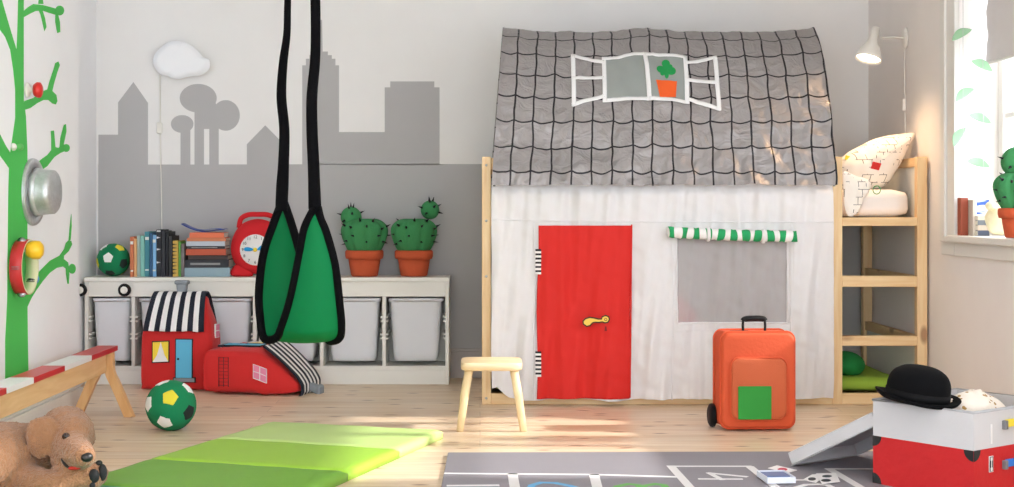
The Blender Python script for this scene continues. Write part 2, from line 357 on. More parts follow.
# knobs: axis +X
MX = Matrix.Rotation(math.pi / 2, 4, 'Y')
def knob(px, py, rb, rh, out, col, label):
    p = lw(px, py); p.x = LX + .0021; r = thing('coat_peg', label, 'knob', p, group='coat pegs on the wall tree')
    M = Matrix.Translation(p) @ MX
    a = MB(); a.lathe([(rb * .2, 0), (rb, 0), (rb, .006), (rb * .8, .012), (rb * .35, .015), (rb * .3, out * .6)], M, 20); a.build('base', m_white_lac, r)
    a = MB(); a.lathe([(rb * .28, out * .45), (rh * .75, out * .5), (rh, out * .7), (rh * .95, out * .9), (rh * .6, out), (0, out * 1.03)], M, 20); a.build('head', mat(label[:12], col, .35), r)
knob(26, 90, .030, .032, .062, (214, 40, 36), 'red coat peg with white base high on the tree trunk')
knob(12, 147, .015, .013, .04, (90, 180, 90), 'small green coat peg beside the silver hat')
knob(28, 279, .017, .018, .04, (30, 150, 220), 'small blue coat peg right of the tambourine')
kp = knob(12.5, 250, .02, .037, .115, (246, 196, 40), 'yellow coat peg holding up the tambourine')
# silver glitter hat hanging on the wall
def hatmat():
    m = mat('silver glitter', (205, 208, 210), .42, metal=.7, var=.22, vscale=60); nt = m.node_tree; N = nt.nodes; p = N['Principled BSDF']
    tc = N.new('ShaderNodeTexCoord'); vo = N.new('ShaderNodeTexVoronoi'); vo.inputs['Scale'].default_value = 75; nt.links.new(tc.outputs['Object'], vo.inputs[0])
    b = N.new('ShaderNodeBump'); b.inputs['Strength'].default_value = .5; b.inputs['Distance'].default_value = .01; nt.links.new(vo.outputs['Color'], b.inputs['Height']); nt.links.new(b.outputs[0], p.inputs['Normal'])
    return m
m_glit = hatmat(); m_glit.node_tree.nodes['Principled BSDF'].inputs['Roughness'].default_value = .42
p = lw(31, 192); p.x = LX + .006
r = thing('top_hat', 'silver glitter top hat hanging sideways on the green tree', 'hat', p)
M = Matrix.Translation(p) @ Matrix.Rotation(-.05, 4, 'Z') @ MX
a = MB(); a.lathe([(.132, .008), (.133, .0), (.125, .0), (.098, .010), (.095, .014), (.130, .012), (.132, .008)], M @ Matrix.Diagonal((1, 1, 1, 1)), 40, mod=lambda a_, z: 1 + .03 * math.cos(2 * a_)); a.build('brim', m_glit, r)
a = MB(); a.lathe([(.094, .006), (.098, .012), (.093, .035), (.090, .07), (.089, .088), (.083, .094), (.0, .091)], M, 40); a.build('crown', m_glit, r)
a = MB(); a.lathe([(.0975, .016), (.0985, .016), (.0945, .038), (.0935, .038)], M, 40); a.build('hat_band', m_glit, r)
# tambourine
p = lw(15, 267); p.x = LX + .012
r = thing('tambourine', 'red and pale wood tambourine hanging on the tree trunk', 'tambourine', p)
M = Matrix.Translation(p) @ MX
a = MB(); R_ = .108
a.lathe([(R_, 0), (R_, .048)], M, 48, 0); a.lathe([(R_ - .008, .048), (R_ - .008, 0)], M, 48, 1); a.lathe([(R_ - .008, 0), (R_, 0)], M, 48, 1); a.lathe([(R_, .048), (R_ - .008, .048)], M, 48, 1)
a.f = [q for q in a.f if len(q) < 10]; a.m = [0] * 48 + [1] * 144
a.build('hoop', [mat('red tambourine paint', (190, 42, 42), .4), mat('pale ash wood', (226, 222, 180), .5)], r, weld=True)
m_jin = mat('dark steel', (150, 150, 150), .25, metal=.9)
for k in range(5):
    an = math.radians(35 + 72 * k); q = p + Vector((.024, math.cos(an) * (R_ - .004), math.sin(an) * (R_ - .004)))
    jg = MB()
    for s_ in (-.004, .004): jg.lathe([(0, .0), (.017, .0), (.018, .002), (0, .003)], Matrix.Translation(q + Vector((0, -math.sin(an) * s_, math.cos(an) * s_))) @ Matrix.Rotation(an, 4, 'X') @ Matrix.Translation((0, 0, 0)), 16)
    jg.build('jingle', m_jin, r)
# ================================================================ STORAGE UNITS (front plane SY, back against the wall)
SY = 7.47
def sx(px, d=SY): return (px - VX) * d / F
def storage(x0, x1, label, cols):
    hgt, t = .558, .019; r = thing('storage_unit', label, 'storage unit', ((x0 + x1) / 2, SY + .14, 0), group='white storage units along the back wall')
    a = MB(); yb = BY - .02
    a.box2((x0, SY, 0), (x0 + t, yb, hgt - .022)); a.box2((x1 - t, SY, 0), (x1, yb, hgt - .022)); a.box2((x0 + t, SY + .01, .075), (x1 - t, yb, .095)); a.box2((x0 + t, SY + .008, 0), (x1 - t, SY + .025, .075))
    a.box2((x0 + t, SY + .004, hgt - .10), (x1 - t, SY + .02, hgt - .022)); a.box2((x0 + t, yb - .012, .095), (x1 - t, yb, hgt - .1))
    a.build('frame', m_white_lac, r, smooth=False, bevel=.002)
    a = MB(); a.box2((x0 - .003, SY - .006, hgt - .022), (x1 + .003, yb, hgt)); a.build('top_board', m_white_lac, r, smooth=False, bevel=.003)
    for c in cols[1:-1]:
        a = MB(); a.box2((c - t / 2, SY + .005, .095), (c + t / 2, yb - .012, hgt - .1)); a.build('divider', m_white_lac, r, smooth=False, bevel=.002)
    for i in range(len(cols) - 1):
        for xx, s_ in ((cols[i] + (t if i == 0 else t / 2), 1), (cols[i + 1] - (t if i == len(cols) - 2 else t / 2), -1)):
            for zz in (.235, .325):
                a = MB()
                for dz in (0, .022): a.box2((xx, SY + .012, zz + dz), (xx + s_ * .011, yb - .03, zz + dz + .008))
                a.build('rail', m_white_lac, r, smooth=False)
    return r
C2 = [sx(259), sx(321.5), sx(384), sx(449)]; C1 = [-2.06, sx(133), sx(196), sx(258) - .008]
st_left = storage(C1[0], C1[3], 'left white open storage unit, behind the upright house backpack', C1)
storage(C2[0], C2[3], 'right white open storage unit, under the two cactus plushes', C2)
def bin_(x0, x1, label, content):
    r = thing('storage_bin', label, 'storage bin', ((x0 + x1) / 2, SY + .2, .1), group='frosted plastic bins in the storage units')
    w_ = (x1 - x0) / 2 - .016; cx = (x0 + x1) / 2; zt, zb = .437, .118; y0, y1 = SY + .02, SY + .255
    a = MB(); N_ = 32
    def rr(wx, wy, t, z, cy):   # rounded rectangle ring
        out = []
        for i in range(N_):
            an = 2 * math.pi * i / N_; ca, sa = math.cos(an), math.sin(an); e = .28
            out.append((cx + wx * abs(ca) ** e * (1 if ca > 0 else -1), cy + wy * abs(sa) ** e * (1 if sa > 0 else -1), z))
        return out
    cy = (y0 + y1) / 2; hy = (y1 - y0) / 2
    rings = [rr(w_ * .70, hy * .8, 0, zb, cy), rr(w_ * .78, hy * .86, 0, zb + .01, cy), rr(w_ * .81, hy * .88, 0, zb + .04, cy), rr(w_ * .93, hy * .97, 0, zt - .01, cy), rr(w_ * .94, hy * .98, 0, zt, cy), rr(w_ * .90, hy * .95, 0, zt, cy), rr(w_ * .76, hy * .84, 0, zb + .02, cy)]
    vs = sum(rings, []); fs = [(i * N_ + j, i * N_ + (j + 1) % N_, (i + 1) * N_ + (j + 1) % N_, (i + 1) * N_ + j) for i in range(6) for j in range(N_)] + [list(range(N_))[::-1], list(range(6 * N_, 7 * N_))]
    a.add(vs, fs); a.build('tub', m_bin, r)
    a = MB(); o_ = rr(w_ * 1.0, hy * 1.0, 0, zt, cy); i_ = rr(w_ * .92, hy * .93, 0, zt, cy)
    z2 = [(q[0], q[1], zt + .012) for q in o_]; z3 = [(q[0], q[1], zt + .012) for q in i_]; b1 = [(q[0], q[1], zt - .008) for q in o_]
    vs = b1 + z2 + z3 + i_; fs = [(i * N_ + j, i * N_ + (j + 1) % N_, (i + 1) % 4 * N_ + (j + 1) % N_, (i + 1) % 4 * N_ + j) for i in range(4) for j in range(N_)]
    a.add(vs, fs); a.build('rim', m_bin, r)
    return r
bx_ = [(C1[0] + .012, C1[1]), (C1[1], C1[2]), (C1[2], C1[3] - .012), (C2[0] + .012, C2[1]), (C2[1], C2[2]), (C2[2], C2[3] - .012)]
bl = ['frosted bin at the far left, under the toy wheels', 'frosted bin mostly hidden behind the upright house backpack', 'frosted bin just right of the upright house backpack',
      'frosted bin below the green hanging seat, pink showing through', 'warm white full bin, second from the right', 'frosted bin at the right end of the storage row']
random.seed(3)
for i, ((a0, a1), lb) in enumerate(zip(bx_, bl)): bin_(a0, a1, lb, None)
def inner(name, label, cat, col, c, r3, sd):
    a = MB(); a.ell(c, r3, n=20, k=12)
    a.v = [v + (v - Vector(c)).normalized() * .012 * noise.noise(v * 18 + Vector((sd, 0, 0))) for v in a.v]
    tag(a.build(name, mat(name + str(sd), col, .8), None), label, cat)
inner('soft_toy', 'bundle of pink soft toys inside the bin under the hanging seat', 'toy', (220, 60, 110), ((C2[0] + C2[1]) / 2 + .01, SY + .13, .24), (.085, .07, .09), 1)
inner('soft_toy', 'bundle of pale cream cloth filling the second bin from the right', 'toy', (246, 240, 222), ((C2[1] + C2[2]) / 2, SY + .13, .265), (.10, .08, .125), 2)
inner('soft_toy', 'blue grey toys at the bottom of the rightmost bin', 'toy', (110, 130, 175), ((C2[2] + C2[3]) / 2, SY + .13, .205), (.070, .06, .062), 3)
inner('soft_toy', 'lilac toy showing inside the bin right of the backpack', 'toy', (170, 110, 160), ((C1[2] + C1[3]) / 2, SY + .13, .26), (.07, .06, .08), 4)
# two toy wheels fixed on the front of the left unit
for cxp in (80.5, 124.5):
    q = W(cxp, 290, SY - .016); M = Matrix.Translation(q) @ Matrix.Rotation(math.pi / 2, 4, 'X')
    a = MB(); a.lathe([(.014, -.012), (.026, -.012), (.033, -.006), (.034, 0), (.033, .006), (.026, .012), (.014, .012)], M, 28); wh = a.build('toy_wheel', m_blackp, st_left); wh['label'] = 'black toy wheel with white hub'
    a = MB(); a.lathe([(0, -.011), (.017, -.010), (.019, 0), (.019, .013), (.016, .015), (.006, .016), (.004, .014), (0, .014)], M, 24); a.build('hub', m_white_lac, wh)

# ================================================================ SOFT BALLS
def ico_dirs():
    p_ = (1 + 5 ** .5) / 2; return [Vector(v).normalized() for v in [(0, 1, p_), (0, -1, p_), (0, 1, -p_), (0, -1, -p_), (1, p_, 0), (-1, p_, 0), (1, -p_, 0), (-1, -p_, 0), (p_, 0, 1), (p_, 0, -1), (-p_, 0, 1), (-p_, 0, -1)]]
m_pw, m_py, m_pk = mat('white felt', (240, 240, 236), .85, bump=.2), mat('yellow felt', (232, 218, 60), .85, bump=.2), mat('black felt', (24, 36, 34), .85)
def ball(c, R_, label, rot, cols):
    """green cloth ball with 12 pentagon patches raised slightly; each patch is a child"""
    r = thing('soft_ball', label, 'ball', (c[0], c[1], c[2] - R_), group='green patchwork balls')
    A_ = Vector(rot[0]).normalized(); B_ = Vector(rot[1]); B_ = (B_ - A_ * B_.dot(A_)).normalized(); C__ = A_.cross(B_); th = math.radians(63.435)
    dirs = [A_] + [A_ * math.cos(th) + (B_ * math.cos(t) + C__ * math.sin(t)) * math.sin(th) for t in [math.radians(72 * k) for k in range(5)]]
    dirs += [-A_] + [-(A_ * math.cos(th)) + (B_ * math.cos(t) + C__ * math.sin(t)) * math.sin(th) for t in [math.radians(72 * k + 36) for k in range(5)]]; c = Vector(c)
    a = MB(); a.ell(c, R_, n=40, k=24)
    def seam(v):
        n_ = (v - c).normalized(); ds = sorted((n_.dot(d) for d in dirs), reverse=True); e = max(0, 1 - abs(ds[0] - ds[1]) / .06)
        return c + n_ * R_ * (1 - .018 * e + .01 * noise.noise(n_ * 4))
    a.v = [seam(v) for v in a.v]; a.build('cover', m_green_ball, r)
    for i, d in enumerate(dirs):
        nb = sorted([e for e in dirs if e is not d], key=lambda e: -e.dot(d))[:5]
        cen = [(d + 0.0 * e) for e in nb]; ax = d.orthogonal().normalized(); ay = d.cross(ax)
        nb.sort(key=lambda e: math.atan2(e.dot(ay), e.dot(ax)))
        cor = []
        for k in range(5):
            m_ = (nb[k] + nb[(k + 1) % 5]).normalized(); t_ = (m_ - d * m_.dot(d)).normalized(); cor.append((d * math.cos(.36) + t_ * math.sin(.36)))
        b = MB(); vs = []; fs = []; n_ = 5
        for ri in range(n_ + 1):
            for k in range(5):
                for s_ in range(4):
                    q = cor[k].lerp(cor[(k + 1) % 5], s_ / 4); vs.append(c + (d.lerp(q, ri / n_)).normalized() * R_ * (1.012 if ri < n_ else .99))
        for ri in range(n_):
            for k in range(20): fs.append((ri * 20 + k, ri * 20 + (k + 1) % 20, (ri + 1) * 20 + (k + 1) % 20, (ri + 1) * 20 + k))
        b.add(vs, fs); b.build('patch', cols[i % len(cols)], r, weld=True)
    return r
BR = .104
q = W(171, 419, 5.93); ball((q.x, 5.93, BR), BR, 'green ball with white, yellow and black patches on the floor', ((.15, -.885, .44), (-.07, -.85, -.52)), [m_py, m_pw, m_pk, m_pw, m_pw, m_pw, m_pw, m_pk, m_py, m_py, m_pw, m_pk])
q = W(113.5, 257, SY + .14); ball((q.x, SY + .14, .558 + .087), .087, 'green patched ball on the shelf left of the books', ((-.1, -.98, .17), (.48, -.4, .75)), [m_pw, m_py, m_pw, m_py, m_pk, m_pk, m_py, m_pw, m_pk, m_pw, m_py, m_pw])

# ================================================================ BOOKS ON THE SHELF
m_paper = mat('book paper', (232, 226, 210), .9)
def book(x, w_, h, dep, col, label, marks=None, y=SY + .10, z=.5585, rot=0, lean=0, group='upright books on the shelf', flat=False, M=None):
    cm = mat('cover', col, .55); t = .0022
    base = Vector((x, y, z)); r = thing('book', label, 'book', base, (0, lean, rot), group=group)
    a = MB()  # spine towards -y, width x, height z
    a.box2((0, 0, 0), (t, dep, h)); a.box2((w_ - t, 0, 0), (w_, dep, h)); a.box2((t, 0, 0), (w_ - t, t * 1.3, h)); a.build('cover', cm, r, world=False, smooth=False, bevel=.0008)
    a = MB(); a.box2((t, t * 1.3, .003), (w_ - t, dep - .004, h - .003)); a.build('pages', m_paper, r, world=False, smooth=False)
    if marks:
        for (zc, hh, col2, k) in marks:
            a = MB()
            if k == 'tri': a.prism([(w_ * .05, -.0006, zc * h - hh), (w_ * .05, -.0006, zc * h + hh), (w_ * .9, -.0006, zc * h + hh * .1)], (0, .0004, 0))
            else: a.box2((w_ * .12, -.0006, zc * h - hh), (w_ * .88, 0, zc * h + hh))
            a.build('spine_mark', mat('mark', col2, .6), r, world=False, smooth=False)
    if flat: r.rotation_euler = (0, math.pi / 2, 0); 
    return r
shelf = [(130, 3.6, 40, (196, 112, 72), 'rust brown book at the left end of the row'), (133.6, 3.0, 38, (226, 178, 124), 'tan book second from the left end'),
 (136.8, 3.4, 41, (176, 196, 190), 'pale grey green book, third from the left end'), (140.4, 4.0, 41, (128, 188, 176), 'light mint book left of the teal ones'),
 (144.6, 4.8, 45, (66, 138, 152), 'wide teal book in the middle left of the row'), (149.6, 2.6, 44, (34, 84, 124), 'narrow dark blue book right of the teal one'),
 (152.3, 3.8, 42, (132, 184, 226), 'light blue book beside the dark books'), (156.2, 5.0, 47, (24, 28, 38), 'black book with white triangle marks on its spine'),
 (161.4, 3.8, 46, (30, 32, 40), 'plain black book right of the triangle marked one'), (165.4, 3.2, 45, (20, 24, 30), 'slim plain black book, second black one from the gold'),
 (168.8, 3.4, 41, (34, 34, 36), 'black book touching the gold patterned book'), (172.4, 5.6, 36, (206, 168, 72), 'gold book with a black zigzag pattern'),
 (178.2, 2.6, 35, (112, 184, 84), 'thin bright green book'), (181.0, 3.4, 33, (112, 104, 104), 'grey brown book at the right end of the row')]
for i, (px, wpx, hpx, col, lb) in enumerate(shelf):
    yy = SY + .06 + (i * 37 % 5) * .006; k = yy / F; marks = None
    if i == 7: marks = [(.3, .006, (240, 240, 240), 'tri'), (.58, .006, (240, 240, 240), 'tri'), (.83, .006, (240, 240, 240), 'tri'), (.97, .003, (240, 240, 240), 'b')]
    if i == 11: marks = [(.1 + .1 * j, .0045, (40, 34, 20), 'tri') for j in range(9)]
    if i in (0, 4, 6): marks = [(.85, .008, (230, 230, 225), 'b'), (.15, .004, (230, 230, 225), 'b')]
    book((px - VX) * k, wpx * k, hpx * k, .16 + (i * 53 % 4) * .008, col, lb, marks, y=yy)
stack = [(184, 230, 266, 275, (142, 168, 180), 'grey blue book at the bottom of the stack'), (185, 229, 257.6, 265.6, (34, 38, 46), 'dark charcoal book second from the bottom of the stack'),
 (188, 228, 253, 257.3, (50, 36, 34), 'thin near black book in the middle of the stack'), (186, 226, 246.5, 252.7, (190, 84, 52), 'rust orange book in the middle of the stack'),
 (187, 225, 243.5, 246.3, (40, 44, 52), 'thin dark book under the pale grey one'), (186, 225, 238.5, 243.3, (186, 194, 204), 'pale grey book in the upper stack'),
 (187, 226, 235, 238.3, (206, 124, 84), 'thin salmon book near the top of the stack'), (189.5, 224, 229.6, 234.8, (224, 116, 78), 'coral book on top of the stack')]
z = .5585
for i, (x0, x1, y0, y1, col, lb) in enumerate(stack):
    yy = SY + .07; k = yy / F; th = (y1 - y0) * k; L_ = (x1 - x0) * k
    r = thing('book', lb, 'book', ((x0 - VX) * k, yy, z), group='stack of lying books on the shelf'); cm = mat('cover', col, .55); t = .0018
    a = MB(); a.box2((0, 0, 0), (L_, .15, t)); a.box2((0, 0, th - t), (L_, .15, th)); a.box2((0, 0, t), (L_, t * 1.3, th - t)); a.build('cover', cm, r, world=False, smooth=False, bevel=.0006)
    a = MB(); a.box2((.003, t * 1.3, t), (L_ - .003, .147, th - t)); a.build('pages', m_paper, r, world=False, smooth=False)
    if i in (1, 4): a = MB(); a.box2((L_ * .12, -.0005, th * .35), (L_ * .8, 0, th * .6)); a.build('spine_mark', mat('mark', (150, 150, 150), .6), r, world=False, smooth=False)
    z += th + .0004
ztop = z
r = thing('booklet', 'thin blue booklet with a curled cover on the book stack', 'booklet', W(205, 229, SY + .12))
pp = smooth_path([W(181, 221, SY + .09), W(190, 225.5, SY + .09), W(202, 228.6, SY + .09), W(215, 227.5, SY + .09), W(224, 226.5, SY + .09)], 24)
zmin = min(p_.z for p_ in pp)
for p_ in pp: p_.z += ztop + .002 - zmin
a = MB(); a.grid(lambda u, v: pp[min(24, int(round(u * 24)))] + Vector((0, .12 * v, .004 * math.sin(v * 3) + .001)), 24, 6); o = a.build('cover', mat('royal blue card', (28, 60, 150), .4), r); q = o.modifiers.new('s', 'SOLIDIFY'); q.thickness = .0025
a = MB(); a.grid(lambda u, v: pp[min(24, int(8 + round(u * 14)))] + Vector((0, .002 + .11 * v, .004 + .010 * math.sin(u * 3.1))), 14, 5); o = a.build('page', mat('blue printed page', (60, 100, 190), .5), r); q = o.modifiers.new('s', 'SOLIDIFY'); q.thickness = .0015

# ================================================================ CLOCK CUSHION
d = SY + .11; k = d / F
c0 = Vector(((258 - VX) * k, d, .5585)); r = thing('clock_cushion', 'red plush alarm clock with white face and blue hands', 'toy clock', c0)
def lz(px, py): return ((px - 258) * k, (274.5 - py) * k)
a = MB(); a.puff([lz(*p) for p in closed_path([(258, 217), (275, 222), (284, 236), (285, 252), (279, 264), (270, 270), (258, 272), (246, 270), (237, 264), (231, 252), (232, 236), (241, 222)], 48)] if 0 else [(v.x, v.y) for v in closed_path([(*lz(258, 217), 0), (*lz(274, 222), 0), (*lz(283, 235), 0), (*lz(285, 250), 0), (*lz(280, 263), 0), (*lz(270, 270), 0), (*lz(258, 272), 0), (*lz(246, 270), 0), (*lz(236, 263), 0), (*lz(231, 250), 0), (*lz(233, 235), 0), (*lz(242, 222), 0)], 60)], lz(258, 245), .055, k=6)
a.build('body', m_red2, r, world=False)
for fx in (-1, 1):
    a = MB(); a.puff([(v.x, v.y) for v in closed_path([(fx * 25 * k, 0.001, 0), (fx * 27 * k, 6 * k, 0), (fx * 20 * k, 13 * k, 0), (fx * 8 * k, 8 * k, 0), (fx * 6 * k, .001, 0)], 30)], (fx * 17 * k, 5 * k), .04, k=4); a.build('foot', m_red2, r, world=False)
hp = smooth_path([Vector((x_, 0, z_)) for x_, z_ in (lz(239, 226), lz(241, 217), lz(248, 213), (lz(258, 212.5)), lz(268, 213), lz(275, 217), lz(277, 226))], 30)
a = MB(); a.tube(hp, .0135, 12, flat=.8); a.build('handle', m_red2, r, world=False)
fc = lz(257, 247.5)
a = MB(); a.lathe([(0, .058), (.078, .057), (.083, .052), (.084, .03)][::-1], Matrix.Translation((fc[0], 0, fc[1])) @ Matrix.Rotation(math.pi / 2, 4, 'X'), 40); face = a.build('clock_face', m_whitef, r, world=False)
for h_ in range(12):
    a = MB(); an = math.radians(90 - 30 * (h_ if h_ else 12)); text_into(a, str(h_ if h_ else 12), .022, Matrix.Translation((fc[0] + .066 * math.cos(an), -.0595, fc[1] + .066 * math.sin(an))) @ Matrix.Rotation(math.pi / 2, 4, 'X'), .0006); a.build('numeral', m_black, face, world=False, smooth=False)
for sgn, tilt in ((-1, .02), (1, .32)):
    a = MB(); a.puff([(v.x, v.y) for v in closed_path([(fc[0] + sgn * .008 * 1, fc[1], 0), (fc[0] + sgn * .03, fc[1] + .012 + tilt * .03, 0), (fc[0] + sgn * .055, fc[1] + .01 + tilt * .06, 0), (fc[0] + sgn * .056, fc[1] - .006 + tilt * .06, 0), (fc[0] + sgn * .03, fc[1] - .008 + tilt * .02, 0)], 20)], (fc[0] + sgn * .033, fc[1] + .003 + tilt * .03), .006, M=Matrix.Translation((0, -.062, 0)))
    a.build('clock_hand', mat('blue felt', (30, 160, 220), .8), face, world=False)
a = MB(); a.ell((fc[0], -.063, fc[1]), (.011, .007, .011)); a.build('centre_button', m_yellow, face, world=False)
a = MB(); x_, z_ = lz(264, 222); a.ell((x_, -.01, z_), (.016, .014, .014)); a.build('bell_knob', m_yellow, r, world=False)

# ================================================================ CACTI
def cactus(base, s_, label, arm, rot=0, wide=1.0):
    r = thing('potted_cactus', label, 'plush plant', base, (0, 0, rot), group='plush cacti in terracotta cloth pots')
    a = MB(); a.lathe([(0, 0), (.060, 0), (.066, .006), (.074, .05), (.080, .088), (.066, .088), (0, .088)], None, 32); a.v = [v * s_ for v in a.v]; a.build('pot', m_terra, r, world=False)
    a = MB(); a.lathe([(.076, .10), (.082, .084), (.090, .086), (.094, .10), (.094, .122), (.088, .128), (.07, .126)], None, 32, mod=lambda t, z: 1 + .01 * math.sin(5 * t)); a.v = [v * s_ for v in a.v]; a.build('pot_rim', m_terra, r, world=False)
    prof = [(.05, .112), (.080, .125), (.098, .155), (.112, .19), (.118, .222), (.110, .25), (.085, .272), (.05, .282), (0, .278)]
    md = lambda t, z: 1 - .10 * (1 - abs(math.sin(4 * t))) ** 2
    P = smooth_path([(p_[0], p_[1], 0) for p_ in prof], 30)
    a = MB(); a.lathe([(max(p_.x, 0), p_.y) for p_ in P], Matrix.Diagonal((wide, .82, 1, 1)), 64, mod=md); a.v = [v * s_ for v in a.v]; a.build('body', m_green_plush, r, world=False)
    ac, ar = Vector(arm[:3]), arm[3]
    a = MB(); a.ell(ac * s_, (ar * s_, ar * s_ * .9, ar * s_), n=32, k=16); a.v = [(v - ac * s_) * (1 - .07 * (1 - abs(math.sin(4 * math.atan2(v.y - ac.y * s_, v.x - ac.x * s_)))) ** 2) + ac * s_ for v in a.v]
    b = a; b.build('offshoot', m_green_plush, r, world=False)
    rnd = random.Random(int(base[0] * 1000)); bc = Vector((0, 0, .2))
    def spike(p_, n_):
        n_ = n_.normalized(); e = n_.orthogonal().normalized(); g = n_.cross(e)
        a = MB(); vs = [p_ - n_ * .003 + (e * math.cos(t) + g * math.sin(t)) * .007 for t in (0, 1.57, 3.14, 4.71)] + [p_ + n_ * .024]
        a.add([v * s_ for v in vs], [(0, 1, 4), (1, 2, 4), (2, 3, 4), (3, 0, 4), (3, 2, 1, 0)]); a.build('spine', m_black, r, world=False)
    for (th, zz) in [(-90, .17), (-125, .2), (-60, .2), (-90, .245), (-35, .17), (-150, .175), (-5, .2), (180, .205), (-25, .245), (-155, .25), (-70, .272), (-110, .275), (0, .165), (184, .16), (-48, .232), (-132, .24), (80, .26), (120, .27)]:
        t = math.radians(th); rr = max([p_.x for p_ in P if abs(p_.y - zz) < .008] or [.06]) * md(t, zz); p_ = Vector((rr * math.cos(t) * wide, rr * .82 * math.sin(t), zz)); spike(p_, Vector((math.cos(t), math.sin(t), (zz - .19) * 9)))
    for (th, ph) in [(-90, 20), (180, 15), (0, 25), (-60, 70), (-120, 60), (-40, -15), (-140, -20), (90, 80)]:
        t, f_ = math.radians(th), math.radians(ph); n_ = Vector((math.cos(t) * math.cos(f_), math.sin(t) * math.cos(f_), math.sin(f_))); spike(ac + n_ * ar, n_)
    return r
d = SY + .14; k = d / F
cactus(((364.5 - VX) * k, d, .5585), 1.08, 'plush cactus with its small ball on the left, by the hanging seat', (-.065, .01, .29, .052), .2)
cactus(((414 - VX) * k, d, .5585), 1.08, 'plush cactus with its small ball high on the right', (.088, .0, .325, .047), .5)

# ================================================================ CLOUD LAMP + CORD
r = thing('cloud_lamp', 'white cloud shaped wall lamp above the grey trees', 'wall lamp', W(181, 60, BY - .05))
cl = [(153, 60), (155, 54), (159, 49), (164, 45), (169, 42), (176, 41), (184, 42), (190, 45), (194, 47), (199, 52), (203, 57), (208, 59), (210, 63), (209, 69), (205, 73), (199, 75.5), (193, 76), (187, 77), (180, 79), (173, 79), (168, 76), (162, 75), (157, 71), (154, 66)]
out = []
for i in range(len(cl)):
    p_, q_ = Vector(cl[i] + (0,)), Vector(cl[(i + 1) % len(cl)] + (0,)); n_ = (q_ - p_); n_ = Vector((n_.y, -n_.x, 0)).normalized()
    for t, b_ in ((0, 0), (.25, .8), (.5, 1.1), (.75, .8)): out.append(p_.lerp(q_, t) + n_ * b_ * (1 if i % 2 else .3))
k = (BY - .05) / F; oo = [((p_.x - 181) * k, (60 - p_.y) * k) for p_ in closed_path([(x, y, 0) for x, y in cl], 138)]
a = MB(); a.puff(oo, (0, 0), .018, k=8, back=.1, rings=8); a.build('diffuser', mat('white lamp plastic', (240, 242, 245), .4), r, world=False)
a = MB(); a.puff([(x * .9, z * .9) for x, z in oo], (0, 0), .01, M=Matrix.Translation((0, .025, 0)), k=8, rings=3, back=2); a.build('back_plate', m_white_lac, r, world=False)
a = MB(); a.tube([W(160, 72, BY - .012), W(160.5, 150, BY - .008), W(161.5, 200, BY - .008), W(162.3, 272, BY - .03)], .0035, 8); cord = a.build('cord', m_white_lac, r)
a = MB(); q = W(159.5, 128, BY - .014); a.box(q, (.03, .02, .06)); a.build('switch', m_white_lac, r, smooth=False, bevel=.006)

